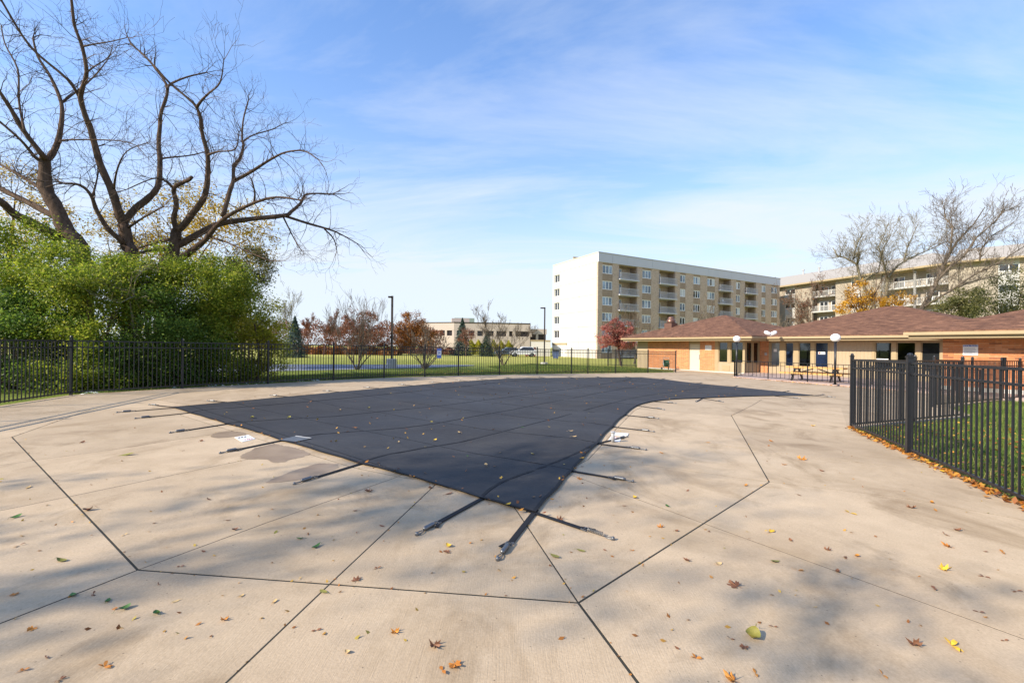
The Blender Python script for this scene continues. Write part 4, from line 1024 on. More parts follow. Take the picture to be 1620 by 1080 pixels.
def clump_points(rg, blobs, n, clumps=26, cr=0.34, shell=0.55):
    """points gathered in clumps that fill a set of ellipsoids (centre, radii)"""
    out = []; vol = [b[1][0] * b[1][1] * b[1][2] for b in blobs]; tot = sum(vol)
    for (c, rd), v in zip(blobs, vol):
        cs = []
        for k in range(clumps):
            d = rvec(rg); r_ = shell + (1 - shell) * rg.random() ** 0.7
            cs.append((Vector(c) + Vector((d.x * rd[0], d.y * rd[1], d.z * rd[2])) * r_, rg.uniform(0.6, 1.3)))
        m_ = int(n * v / tot); mean = (rd[0] + rd[1] + rd[2]) / 3
        for k in range(m_):
            cc, sc = cs[rg.randrange(clumps)]; out.append((cc.x + rg.gauss(0, cr * mean * sc * 0.55), cc.y + rg.gauss(0, cr * mean * sc * 0.55), cc.z + rg.gauss(0, cr * mean * sc * 0.42)))
    return out
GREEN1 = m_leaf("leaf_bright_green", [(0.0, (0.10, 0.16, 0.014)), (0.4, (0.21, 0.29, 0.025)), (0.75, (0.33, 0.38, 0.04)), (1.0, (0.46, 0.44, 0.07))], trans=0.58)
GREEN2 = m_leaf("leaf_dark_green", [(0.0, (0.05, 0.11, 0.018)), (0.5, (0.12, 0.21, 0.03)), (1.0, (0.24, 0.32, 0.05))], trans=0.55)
OLIVE = m_leaf("leaf_yellow_olive", [(0.0, (0.24, 0.25, 0.02)), (0.5, (0.44, 0.42, 0.04)), (1.0, (0.60, 0.52, 0.07))], trans=0.7)
YELL = m_leaf("leaf_golden", [(0.0, (0.32, 0.20, 0.02)), (0.5, (0.54, 0.36, 0.03)), (1.0, (0.66, 0.50, 0.06))], trans=0.5)
ORNG = m_leaf("leaf_orange_yellow", [(0.0, (0.42, 0.19, 0.02)), (0.5, (0.62, 0.32, 0.02)), (1.0, (0.70, 0.42, 0.04))])
RUST = m_leaf("leaf_rust", [(0.0, (0.16, 0.055, 0.015)), (0.5, (0.30, 0.11, 0.025)), (1.0, (0.40, 0.19, 0.04))])
RED = m_leaf("leaf_red", [(0.0, (0.36, 0.085, 0.07)), (0.5, (0.52, 0.18, 0.14)), (1.0, (0.64, 0.36, 0.27))], trans=0.5)
BROWNR = m_leaf("leaf_red_brown", [(0.0, (0.15, 0.05, 0.03)), (0.5, (0.26, 0.10, 0.055)), (1.0, (0.34, 0.17, 0.09))])
SPRUCE = m_leaf("needles_blue_green", [(0.0, (0.018, 0.040, 0.030)), (0.5, (0.045, 0.085, 0.065)), (1.0, (0.10, 0.145, 0.115))], trans=0.15)
DKEV = m_leaf("leaf_evergreen", [(0.0, (0.065, 0.08, 0.02)), (0.5, (0.17, 0.175, 0.05)), (1.0, (0.34, 0.30, 0.12))], trans=0.5)

# --- the three great bare trees on the left: limbs traced, twigs grown on them
def traced_tree(label, dist, limbs, seed, group, twig_n=1.0):
    """limbs: (points of the photograph, width at start and end in pixels, sideways depth at the end)"""
    b0 = ip(*limbs[0][0][0], dist); base = Vector((b0.x, b0.y, G(b0.x)))
    t = thing("bare_tree", label, "tree", base, group); rg = random.Random(seed); mb = MB(); mt = MB()
    for li, (pts, w0, w1, e0, e1) in enumerate(limbs):
        n = len(pts); P = []; Rd = []
        for i, p in enumerate(pts):
            f = i / (n - 1); d = dist + e0 + (e1 - e0) * f; P.append(ip(p[0], p[1], d)); Rd.append(0.47 * (w0 + (w1 - w0) * f ** 0.8) * d / FPX)
        if li == 0: P.insert(0, base - Vector((0, 0, 0.3))); Rd.insert(0, Rd[0] * 1.5)
        # smooth it
        Q = []; RQ = []
        for i in range(len(P) - 1):
            p0, p1, p2, p3 = P[max(0, i - 1)], P[i], P[i + 1], P[min(len(P) - 1, i + 2)]
            for k in range(4):
                s = k / 4; Q.append(0.5 * ((2 * p1) + (p2 - p0) * s + (2 * p0 - 5 * p1 + 4 * p2 - p3) * s * s + (3 * p1 - p0 - 3 * p2 + p3) * s ** 3)); RQ.append((Rd[i] * (1 - s) + Rd[i + 1] * s) * rg.uniform(0.93, 1.08))
        Q.append(P[-1]); RQ.append(Rd[-1]); mb.tube(Q, RQ, 8, cap=True)
        L = sum((Q[i + 1] - Q[i]).length for i in range(len(Q) - 1))
        for k in range(int(L * 4.2 * twig_n)):
            f = rg.uniform(0.22, 1.0) if li else rg.uniform(0.6, 1.0)
            i = min(len(Q) - 2, int(f * (len(Q) - 1))); tang = (Q[i + 1] - Q[i]).normalized()
            d = (tang * 0.55 + rvec(rg) * 0.9 + Vector((0, 0, 0.12))).normalized()
            ln = rg.uniform(0.45, 1.5) * (1.15 - 0.3 * f)
            twig(mt, Q[i], d, ln, min(RQ[i] * 0.45, 0.018), 2, rg, None, 2, 0.08, 0.32, 0.62, 0.85, 0.0036)
        for k in range(3 if RQ[-1] < 0.05 else 0): twig(mt, Q[-1], ((Q[-1] - Q[-2]).normalized() + rvec(rg) * 0.5).normalized(), rg.uniform(0.6, 1.3), max(RQ[-1] * 0.8, 0.008), 2, rg, None, 2, 0.06, 0.3, 0.62, 0.8, 0.0036)
    mb.build("trunk", BARK, t, smooth=True, uv=False); mt.build("twigs", TWIG, t, uv=False)
    return t
GT = "great bare trees behind the hedge"
traced_tree("leftmost great bare tree, thick leaning trunk with limbs leaving the frame", 17.5, [
    ([(128, 410), (104, 364), (89, 329), (73, 300), (71, 273), (71, 250)], 26, 15, 0, 0),
    ([(71, 250), (66, 244), (39, 209), (18, 174), (0, 146), (-30, 100)], 11, 4, 0, -1.5), ([(71, 252), (80, 248), (91, 226), (97, 196), (97, 163), (80, 122), (60, 90), (52, 60)], 11, 2.5, 0, 1.5),
    ([(97, 378), (55, 355), (22, 338), (0, 318), (-60, 285)], 17, 9, 0, -2), ([(90, 345), (44, 320), (0, 298), (-50, 268)], 11, 6, 0, 1), ([(72, 304), (33, 278), (0, 260), (-40, 240)], 6, 3, 0, 2),
    ([(70, 258), (55, 248), (33, 222), (0, 193), (-30, 170)], 6, 3, 0, -1), ([(97, 163), (122, 144), (150, 120), (170, 95)], 4, 1.5, 1, 2.5), ([(95, 226), (100, 222), (140, 221), (190, 223), (215, 230)], 4, 1.2, 0.5, -1), ([(39, 209), (30, 160), (28, 110), (8, 70), (2, 40)], 4, 1.5, -1, 1)], 11, GT, 0.95)
traced_tree("middle great bare tree with two tall limbs rising to the upper edge", 18.5, [
    ([(208, 412), (202, 391), (196, 356)], 21, 17, 0, 0),
    ([(196, 356), (187, 333), (178, 304), (160, 264), (151, 233), (142, 200), (137, 189), (128, 159), (130, 141), (137, 115), (130, 74), (118, 41), (113, 0), (108, -30)], 14, 3, 0, -2),
    ([(196, 352), (213, 331), (233, 315), (247, 300), (252, 284), (253, 253), (251, 229), (253, 200), (255, 178), (265, 141), (248, 111), (228, 88), (207, 70)], 12, 2.5, 0, 2.0),
    ([(198, 388), (191, 380), (171, 362), (153, 333), (144, 309), (127, 293), (100, 290)], 11, 3, 0, -1.5), ([(203, 360), (227, 344), (258, 327)], 4.5, 2, 0, -1), ([(128, 159), (107, 126), (48, 74), (4, 4), (-10, -20)], 5, 2.5, -0.8, -2.5),
    ([(265, 141), (270, 133), (296, 122), (326, 115)], 4.5, 1.8, 1.2, 2), ([(130, 74), (150, 70), (175, 66), (200, 60)], 3, 1.2, -1.5, -2.5), ([(146, 310), (152, 290), (158, 250), (150, 215)], 3.5, 1.2, -1, 0.5), ([(137, 115), (150, 105), (172, 90), (178, 72)], 3, 1, -1.5, 0), ([(253, 253), (262, 250), (300, 246), (325, 240)], 4, 1.5, 0.8, 2.5), ([(180, 300), (185, 270), (200, 240), (235, 225)], 4, 1, -0.3, -2)], 12, GT, 0.95)
traced_tree("rightmost great bare tree with a long limb reaching right over the sky", 19.5, [
    ([(262, 428), (271, 410), (277, 383), (279, 363)], 23, 14, 0, 0),
    ([(279, 363), (275, 346), (279, 323), (275, 299), (289, 289), (300, 284), (303, 280)], 9, 5, 0, -1), ([(275, 299), (259, 285), (240, 283), (200, 300)], 4, 1.5, -0.8, -2),
    ([(279, 363), (289, 358), (306, 336), (321, 316), (327, 296), (329, 267), (328, 242), (322, 220), (318, 200), (317, 185), (309, 167), (293, 152), (267, 130), (245, 105)], 12, 2.5, 0, -1.5), ([(311, 170), (320, 158), (330, 148), (348, 131), (354, 96)], 5, 1.5, -1.2, -2.5),
    ([(277, 388), (291, 383), (318, 368), (348, 354), (392, 347), (449, 341), (461, 334.6), (476, 321), (486, 307), (526, 307)], 14, 2, 0, 1.5), ([(449, 341), (486, 353), (521, 363), (538, 370), (563, 384)], 5, 1.6, 1.0, 2), ([(513, 362), (528, 378), (533, 397)], 3, 1.2, 1.6, 2.2), ([(448, 343), (464, 375), (476, 395)], 3, 1.2, 1.0, 0),
    ([(274, 417), (303, 397), (326, 378), (340, 360), (360, 342), (402, 321), (437, 312), (471, 316)], 12, 2.5, 0, -2), ([(402, 321), (403, 304), (398, 284)], 4, 1.8, -1.2, -2), ([(353, 342), (363, 304), (369, 286), (370, 264), (380, 249), (385, 230), (383, 218), (385, 189), (393, 159)], 8, 1.8, -0.8, 1.5),
    ([(369, 287), (397, 272), (427, 253), (452, 241), (481, 239), (503, 252)], 6, 1.6, 0, -1.5), ([(272, 395), (237, 396), (216, 402)], 7, 3, 0, -1), ([(274, 378), (242, 385), (217, 393)], 6, 3, 0, 1), ([(330, 374), (358, 383), (385, 395), (425, 412)], 4, 1.5, 0, -2), ([(383, 225), (400, 214), (430, 205), (448, 196)], 3, 1.2, 1, 2.5), ([(329, 245), (345, 240), (372, 236), (378, 210)], 4, 1.4, -0.8, -2)], 13, GT, 0.95)

# --- hedge of shrubs behind the left fence
def shrub(name, label, mat, blobs, n, size, seed, cat="shrub", group=None, stems=5, clumps=26, cr=0.34, bark=None, shell=0.55):
    rg = random.Random(seed); c0 = blobs[0][0]; base = Vector((c0[0], c0[1], G(c0[0])))
    t = thing(name, label, cat, base, group); mb = MB()
    for k in range(stems):
        b = blobs[k % len(blobs)]; c = Vector(b[0]); s_ = base + Vector((rg.uniform(-.4, .4), rg.uniform(-.3, .3), -0.1))
        m_ = s_.lerp(c, 0.5) + rvec(rg) * 0.2; mb.tube([s_, m_, c], [0.06, 0.045, 0.02], 5)
        for q in range(4): twig(mb, m_.lerp(c, q / 4), (rvec(rg) + Vector((0, 0, 0.5))).normalized(), min(b[1]) * 0.8, 0.02, 1, rg, None, 2)
    mb.build("trunk" if cat == "tree" else "stems", bark or BARK, t, uv=False)
    put("crown" if cat == "tree" else "foliage", leaf_mesh("foliage", clump_points(rg, blobs, n, clumps, cr, shell), size, mat, seed), t)
    return t
def B(px, py, d, rx, rz, ry=None):
    c = ip(px, py, d); return ((c.x, c.y, c.z), (rx * d / FPX, (ry if ry else rx * 0.8) * d / FPX, rz * d / FPX))
HG = "green shrubs of the hedge behind the left fence"
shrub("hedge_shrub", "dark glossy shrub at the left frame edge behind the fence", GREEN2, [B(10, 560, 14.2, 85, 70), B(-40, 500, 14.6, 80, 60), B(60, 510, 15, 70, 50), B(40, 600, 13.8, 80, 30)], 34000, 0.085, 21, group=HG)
shrub("hedge_shrub", "tall yellow-green shrub below the leftmost great tree", GREEN1, [B(20, 440, 15.8, 85, 60), B(90, 430, 15.5, 70, 45), B(40, 390, 16.5, 70, 40)], 26000, 0.085, 22, group=HG)
shrub("hedge_shrub", "bright green shrub between the first two fence posts", GREEN1, [B(140, 480, 14.6, 80, 70), B(110, 560, 14.2, 65, 55), B(190, 450, 15.6, 60, 50), B(150, 595, 14.2, 75, 26)], 36000, 0.08, 23, group=HG)
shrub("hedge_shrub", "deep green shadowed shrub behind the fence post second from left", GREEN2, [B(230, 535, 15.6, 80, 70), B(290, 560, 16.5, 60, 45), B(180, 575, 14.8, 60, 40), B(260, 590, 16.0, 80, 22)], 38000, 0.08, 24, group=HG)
shrub("hedge_shrub", "rounded grass-green shrub rising in front of the middle great tree", GREEN1, [B(240, 428, 16.8, 55, 36), B(285, 465, 17.0, 62, 50), B(200, 440, 16.6, 40, 36)], 26000, 0.085, 25, group=HG)
shrub("hedge_shrub", "fresh green shrub in front of the rightmost great tree trunk", GREEN1, [B(335, 468, 17.4, 62, 58), B(320, 545, 17.4, 60, 45), B(345, 583, 17.8, 60, 20)], 32000, 0.08, 26, group=HG)
shrub("hedge_shrub", "yellowing shrub forming the right end of the hedge", OLIVE, [B(402, 505, 18.6, 46, 48), B(400, 555, 18.8, 52, 36), B(428, 540, 19.4, 32, 36), B(405, 579, 19.2, 46, 16)], 16000, 0.08, 27, group=HG)
shrub("hedge_shrub", "light green shrub between the fresh green one and the yellowing one", GREEN1, [B(368, 505, 19.5, 48, 54), B(345, 448, 19.8, 40, 30)], 14000, 0.08, 28, group=HG)
shrub("evergreen_tree", "dark evergreen with a rounded top peeking over the hedge", DKEV, [B(395, 432, 27, 34, 48), B(385, 480, 27, 45, 60)], 16000, 0.12, 29, cat="tree")
shrub("golden_tree", "thinly leaved golden tree glowing behind the great bare trees", YELL, [B(215, 352, 27, 60, 34), B(300, 330, 28, 55, 42), B(360, 345, 28, 62, 40), B(330, 400, 28, 90, 40), B(170, 380, 27, 50, 30), B(260, 400, 28, 60, 30), B(410, 375, 29, 40, 30)], 14000, 0.13, 30, cat="tree", clumps=34, cr=0.30, bark=BARK)
shrub("golden_tree", "yellow-tinged tree top at the left frame edge", YELL, [B(25, 300, 24, 45, 40), B(10, 380, 24, 55, 40), B(80, 340, 26, 40, 30)], 4200, 0.11, 31, cat="tree", clumps=30, bark=BARK)
# pale dead brush in front of the hedge
bt = thing("dead_brush", "pale leafless brush spilling over the hedge near its middle", "shrub", gp(215, 610)); rg = random.Random(5); mb = MB()
c = ip(205, 470, 15.0)
mb.tube([Vector((c.x, c.y + 0.5, G(c.x))), c], [0.03, 0.02], 5)
for k in range(16): twig(mb, c + rvec(rg) * 0.15, (rvec(rg) + Vector((0.1, -0.2, 0.15))).normalized(), rg.uniform(0.7, 1.5), 0.016, 2, rg, None, 2, 0.02, 0.25)
mb.build("stems", TWIGP, bt, uv=False)

# --- conifers
def spruce(label, px, base_py, top_py, half_px, d, seed, n=9000, name="spruce_tree"):
    b = ip(px, base_py, d); tp = ip(px, top_py, d); H = tp.z - b.z; R0 = half_px * d / FPX; rs = np.random.RandomState(seed)
    t = thing(name, label, "tree", b); MB().tube([b - Vector((0, 0, .3)), tp], [0.02 * H, 0.01], 6).build("trunk", BARK, t, uv=False)
    h = rs.uniform(0.02, 1, n) ** 1.35; tier = np.floor(h * 14) / 14; frac = (h * 14) % 1
    r_ = R0 * (1 - h) ** 0.85 * np.sqrt(rs.uniform(0.15, 1, n)) * (1.08 - 0.35 * frac) * (0.85 + 0.3 * rs.rand(n)); a = rs.uniform(0, 6.283, n)
    lob = 1 + 0.22 * np.sin(a * 5 + tier * 40); pts = np.stack([b.x + r_ * lob * np.cos(a), b.y + r_ * lob * np.sin(a), b.z + h * H - r_ * 0.18], 1)
    put("crown", leaf_mesh("crown", pts, 0.05 * H ** 0.8, SPRUCE, seed, 0.1, 0.35), t)
spruce("dark spruce just right of the hedge end", 466, 563, 500, 21, 48, 41)
spruce("narrow pointed spruce in front of the low office building", 731, 563, 503, 19, 74, 42)
spruce("low wide spruce left of the parked cars", 770, 563, 524, 17, 72, 43)
# --- trees round the lawn
def gbase(px, py, d): p = ip(px, py, d); return Vector((p.x, p.y, G(p.x) - 0.05))
bare_tree("reddish bare tree standing right of the dark spruce", gbase(512, 562, 62), 6.4, 0.16, 51, 5, mat=TWIGR, spread=0.6, up=0.28, first=0.36, leaves=BROWNR, leaf_n=5200, leaf_size=0.12, rmin=0.011)
bare_tree("second reddish bare tree at the left end of the far lawn", gbase(488, 562, 70), 5.8, 0.14, 52, 5, mat=TWIGR, spread=0.6, up=0.28, first=0.36, leaves=BROWNR, leaf_n=3800, leaf_size=0.12, rmin=0.011)
bare_tree("pale bare tree peeking out behind the hedge end", gbase(452, 560, 55), 7.8, 0.14, 53, 5, mat=TWIGP, spread=0.6, up=0.3, first=0.38, rmin=0.010)
bare_tree("multi-stemmed bare tree behind the fence left of the light pole", gp(565, 583), 4.4, 0.075, 54, 4, stems=6, tw=0.55, mat=BARKG, spread=0.55, up=0.22, first=0.44, rmin=0.006, group="multi-stemmed trees by the fence")
bare_tree("multi-stemmed bare tree behind the fence right of the light pole", gp(672, 582), 3.4, 0.07, 55, 4, stems=7, tw=0.6, mat=BARKG, spread=0.6, up=0.16, first=0.40, rmin=0.006, group="multi-stemmed trees by the fence")
bare_tree("leaning bare tree in front of the low office building", gp(797, 576.5), 5.6, 0.10, 56, 5, stems=3, tw=0.42, mat=BARKG, lean=(-0.05, 0), spread=0.62, up=0.2, first=0.40, rmin=0.007)
bare_tree("small bare tree right of the leaning one by the parked cars", gbase(820, 563, 75), 5.0, 0.10, 57, 4, mat=BARKG, spread=0.65, up=0.2, rmin=0.010)
def leafy(label, px, base_py, d, blobs, n, size, mat, seed, name="autumn_tree", bark=None, clumps=30, cr=0.3, shell=0.5):
    b = gbase(px, base_py, d); rg = random.Random(seed); t = thing(name, label, "tree", b); mb = MB()
    top = max((Vector(bb[0]) for bb in blobs), key=lambda v: v.z); fork = b.lerp(top, 0.4)
    mb.tube([b - Vector((0, 0, .3)), fork, top], [0.02 * (top.z - b.z) + 0.05, 0.10, 0.03], 6)
    for bb in blobs:
        for k in range(4): twig(mb, fork.lerp(top, rg.uniform(0, .6)), (Vector(bb[0]) - fork).normalized() + rvec(rg) * 0.4, (Vector(bb[0]) - fork).length * 0.9, 0.05, 2, rg, None, 3)
    mb.build("trunk", bark or BARK, t, uv=False)
    put("crown", leaf_mesh("crown", clump_points(rg, blobs, n, clumps, cr, shell), size, mat, seed), t); return t
leafy("red-brown oak behind the multi-stemmed tree left of the light pole", 572, 560, 66, [B(572, 507, 66, 28, 18), B(556, 530, 66, 34, 20), B(590, 532, 66, 32, 20)], 12000, 0.20, BROWNR, 61)
leafy("rounded rust-orange tree just right of the light pole", 650, 560, 70, [B(648, 514, 70, 24, 21), B(643, 534, 70, 30, 20), B(664, 536, 70, 28, 18)], 15000, 0.20, RUST, 62)
leafy("small dull red tree in front of the narrow spruce", 737, 562, 70, [B(738, 532, 70, 14, 14)], 1600, 0.15, BROWNR, 63)
leafy("red-leaved tree in front of the apartment block corner", 983, 577, 45, [B(970, 528, 45, 24, 20), B(990, 525, 45, 14, 18), B(985, 541, 45, 20, 12), B(972, 514, 45, 13, 11), B(958, 538, 45, 16, 12)], 10500, 0.125, RED, 64)
bare_tree("thin bare tree behind the red-leaved tree", gbase(1003, 577, 52), 7.2, 0.12, 65, 5, mat=BARKG, spread=0.55, up=0.25, rmin=0.008)
bare_tree("bare tree crown showing above the clubhouse roof peak", gbase(1122, 577, 58), 8.0, 0.13, 66, 5, mat=BARKG, spread=0.65, up=0.22, rmin=0.010)
bare_tree("brownish bare tree before the balcony apartments, few leaves left", gbase(1285, 575, 56), 11.5, 0.2, 67, 6, mat=BARKG, spread=0.66, up=0.16, first=0.36, kids=3, leaves=BROWNR, leaf_n=3600, leaf_size=0.13, rmin=0.010)
bare_tree("grey bare shrubby tree left of the brownish one behind the roof", gbase(1238, 575, 54), 6.2, 0.12, 68, 5, stems=3, mat=BARKG, spread=0.6, up=0.2, rmin=0.009)
leafy("orange-yellow leaved tree behind the middle clubhouse roof", 1380, 575, 42, [B(1345, 488, 42, 26, 14), B(1360, 462, 42, 20, 18), B(1380, 478, 42, 24, 14), B(1430, 474, 42, 18, 12), B(1415, 482, 42, 20, 10)], 7000, 0.13, ORNG, 69)
def traced_bare(label, dist, limbs, seed, mat, tn, name="bare_tree"):
    b0 = ip(*limbs[0][0][0], dist); base = Vector((b0.x, b0.y, G(b0.x))); t = thing(name, label, "tree", base); rg = random.Random(seed); mb = MB()
    for li, (pts, w0, w1, e1) in enumerate(limbs):
        P = [ip(p[0], p[1], dist + e1 * i / (len(pts) - 1)) for i, p in enumerate(pts)]; n = len(P); Rd = [0.40 * (w0 + (w1 - w0) * i / (n - 1)) * dist / FPX for i in range(n)]
        if li == 0: P.insert(0, base - Vector((0, 0, .2))); Rd.insert(0, Rd[0] * 1.2)
        mb.tube(P, Rd, 6)
        for i in range(1, n):
            for k in range(tn): twig(mb, P[i - 1].lerp(P[i], rg.random()), ((P[i] - P[i - 1]).normalized() * 0.8 + rvec(rg) * 0.7 + Vector((0, 0, .2))).normalized(), rg.uniform(0.6, 1.6), min(Rd[i] * 0.5, 0.03), 3, rg, None, 2, 0.1, 0.25, 0.68, 0.7, 0.009)
    mb.build("trunk", mat, t, uv=False, smooth=True); return t
traced_bare("tall leaning bare tree behind the right clubhouse roofs", 40, [
    ([(1442, 512), (1470, 470), (1482, 445), (1492, 420), (1503, 400), (1514, 382), (1540, 355), (1558, 328)], 9, 1.5, 2), ([(1482, 445), (1500, 425), (1525, 405), (1545, 375), (1575, 350), (1590, 330)], 5, 1.3, -2), ([(1503, 400), (1506, 370), (1507, 358), (1495, 345), (1493, 325)], 3.5, 1.2, 1),
    ([(1462, 485), (1500, 462), (1540, 435), (1580, 415), (1620, 390)], 5, 1.5, -3), ([(1550, 412), (1552, 395), (1570, 372), (1600, 355)], 3, 1.2, 1), ([(1500, 462), (1530, 448), (1560, 440), (1600, 432)], 3.5, 1.2, 2)], 71, BARKG, 10)
traced_bare("pale-twigged bare tree above the orange-yellow tree", 46, [
    ([(1390, 505), (1375, 470), (1362, 445), (1356, 418), (1338, 408), (1325, 405), (1318, 392)], 7, 1.5, 1), ([(1356, 418), (1360, 400), (1350, 410), (1356, 385), (1365, 368)], 4, 1.2, -1), ([(1395, 500), (1402, 465), (1404, 440), (1420, 420), (1440, 408), (1470, 395), (1500, 380)], 6, 1.4, 2), ([(1404, 440), (1396, 410), (1390, 390), (1400, 370)], 3, 1.2, -1), ([(1430, 412), (1436, 390), (1452, 355)], 3, 1.2, 1), ([(1362, 445), (1390, 430), (1396, 395), (1410, 370)], 3.5, 1.2, 2)], 72, TWIGP, 11)
shrub("magnolia_tree", "dense olive-green evergreen at the right edge above the roof", DKEV, [B(1585, 478, 44, 50, 34), B(1620, 450, 44, 45, 36), B(1560, 500, 44, 45, 26)], 13000, 0.16, 73, cat="tree", shell=0.4)
shrub("evergreen_shrub", "olive-green bushy evergreen in the valley between two roofs", DKEV, [B(1505, 490, 38, 34, 20), B(1530, 480, 38, 30, 24)], 8000, 0.13, 74, cat="tree", shell=0.4)
# hedges and leaf bank at the far side of the lawn
def bank(name, label, x0, x1, d, h, mat, n, size, seed, cat="hedge", w=1.2):
    rs = np.random.RandomState(seed); a = ip(x0, 560, d); b = ip(x1, 560, d); c = (a + b) / 2
    t = thing(name, label, cat, (c.x, c.y, G(c.x) - 0.05)); f = rs.rand(n); ang_ = rs.uniform(0, math.pi, n); rr = rs.uniform(0.75, 1.05, n) * (1 + 0.18 * np.sin(f * 37))
    xs_ = a.x + (b.x - a.x) * f; pts = np.stack([xs_, d + w * rr * np.cos(ang_), np.array([G(x) for x in xs_]) - 0.06 + h * rr * np.sin(ang_)], 1)
    put("foliage", leaf_mesh("foliage", pts, size, mat, seed), t)
bank("leaf_bank", "long low bank of orange fallen leaves across the far lawn", 476, 632, 66, 1.0, RUST, 16000, 0.22, 81, "leaf pile", 2.0)
bank("clipped_hedge", "low brown-green clipped hedge beyond the lawn under the office windows", 632, 720, 78, 1.1, BROWNR, 9000, 0.22, 82)
bank("clipped_hedge", "clipped hedge behind the parked cars", 742, 812, 84, 2.3, OLIVE, 9000, 0.24, 83)
bank("tree_line", "hazy row of brown trees on the horizon behind the lawn", 380, 700, 130, 7.0, BROWNR, 16000, 0.5, 84, "tree line", 5.0)
bank("tree_line", "far greenish tree line left behind the hedge", -400, 420, 120, 7.5, OLIVE, 18000, 0.55, 85, "tree line", 5.0)
# trees standing left of and behind the viewer, whose shade dapples the deck
for k, (x_, y_, h_) in enumerate(((-15.5, -4.5, 12.0), (-13.0, -10.0, 13.0), (-18.0, -0.5, 11.5), (-7.0, -13.0, 12.5), (-20.0, -9.0, 15.0), (-8.5, -7.5, 9.5))):
    bare_tree(("thinning tree by the pool deck behind the viewer, %s" % ("left of the deck", "beyond the left deck corner", "beside the leftmost fence", "straight behind", "farthest to the left rear", "nearest of the rear trees")[k]), (x_, y_, G(x_)), h_, 0.17, 90 + k, 5, spread=0.7, up=0.2, first=0.38, leaves=YELL, leaf_n=(9500, 11000, 8500, 11000, 10000, 4500)[k], leaf_size=0.125, rmin=0.008, group="trees behind the viewer")
# ------------------------------------------------------------------ street furniture and small things
def globe_lamp(label, px, base_py, d, zg):
    b = ip(px, base_py, d); b.z = -0.12
    t = thing("globe_lamp", label, "lamp post", b, "globe lamps on the terrace edge")
    MB().tube([b, b + Vector((0, 0, 0.03))], 0.11, 12).build("base_plate", FENCE, t)
    MB().tube([b + Vector((0, 0, 0.03)), Vector((b.x, b.y, zg - 0.2))], 0.055, 10).build("pole", FENCE, t, smooth=True)
    MB().lathe((b.x, b.y, zg - 0.24), [(0.055, 0), (0.10, 0.03), (0.10, 0.06), (0.07, 0.07)], 12).build("collar", FENCE, t)
    MB().lathe((b.x, b.y, zg), [(0.22 * math.sin(a), -0.205 * math.cos(a)) for a in [math.pi * k / 12 for k in range(13)]], 20).build("globe", GLOBE, t, smooth=True)
globe_lamp("black lamp post with white globe at the left corner of the terrace", 1165, 595, 29.0, 2.23)
globe_lamp("black lamp post with white globe right of the picnic table", 1321, 608, 22.6, 2.20)
def light_pole(label, px, base_py, top_py, d, plinth, arm):
    b = gp(px, base_py); d = b.y; tp = ip(px, top_py, d); t = thing("light_pole", label, "light pole", b, "parking lot light poles")
    MB().lathe((b.x, b.y, b.z - 0.1), [(0.34, 0), (0.34, 0.1 + plinth), (0.31, 0.13 + plinth), (0, 0.13 + plinth)], 14).build("concrete_base", GREYP if plinth > 0.2 else WHITEW, t)
    MB().box((b.x - 0.06, b.y - 0.06, b.z + plinth), (b.x + 0.06, b.y + 0.06, tp.z)).build("pole", DARKB, t)
    x0, x1 = (b.x - arm, b.x + 0.02)
    MB().box((x0, b.y - 0.10, tp.z - 0.13), (b.x - 0.062, b.y + 0.10, tp.z - 0.02)).build("lamp_head", DARKB, t)
light_pole("tall dark light pole on a concrete stub beside the road", 619.5, 581, 468, 32, 0.55, 0.26)
light_pole("dark light pole left of the white apartment wall", 861, 575.5, 486, 46, 0.12, 0.42)
# picnic table
pt = Facade(*ip(1243, 590, 26.0).to_2d(), 0.62, -0.785); q = pt.at(0, 0, -0.12)
pic = thing("picnic_table", "wooden picnic table with black metal legs on the terrace", "picnic table", q); LT = 2.75
for k in range(5): pt.box(0, LT, 0.15 * k, 0.15 * k + 0.14, 0.565, 0.65, "table_plank", WOOD, pic)
for n0 in (-0.62, -0.47, 1.07, 1.22): pt.box(-0.12, LT + 0.12, n0, n0 + 0.14, 0.265, 0.345, "bench_plank", WOOD, pic)
for t_ in (0.45, LT - 0.45):
    m = MB(); m.bar(pt.at(t_, 0.12, 0.565), pt.at(t_, -0.42, -0.12), 0.07, 0.09); m.build("leg", FENCE, pic)
    m = MB(); m.bar(pt.at(t_, 0.62, 0.565), pt.at(t_, 1.16, -0.12), 0.07, 0.09); m.build("leg", FENCE, pic)
    m = MB(); m.bar(pt.at(t_ + 0.06, -0.62, 0.215), pt.at(t_ + 0.06, 1.36, 0.215), 0.05, 0.09); m.bar(pt.at(t_ + 0.06, 0.0, 0.52), pt.at(t_ + 0.06, 0.74, 0.52), 0.05, 0.08); m.build("cross_bar", FENCE, pic)
    m = MB(); m.bar(pt.at(t_, 0.37, 0.27), pt.at(LT / 2 + (0.12 if t_ > 1 else -0.12), 0.37, 0.54), 0.05, 0.05); m.build("brace", FENCE, pic)
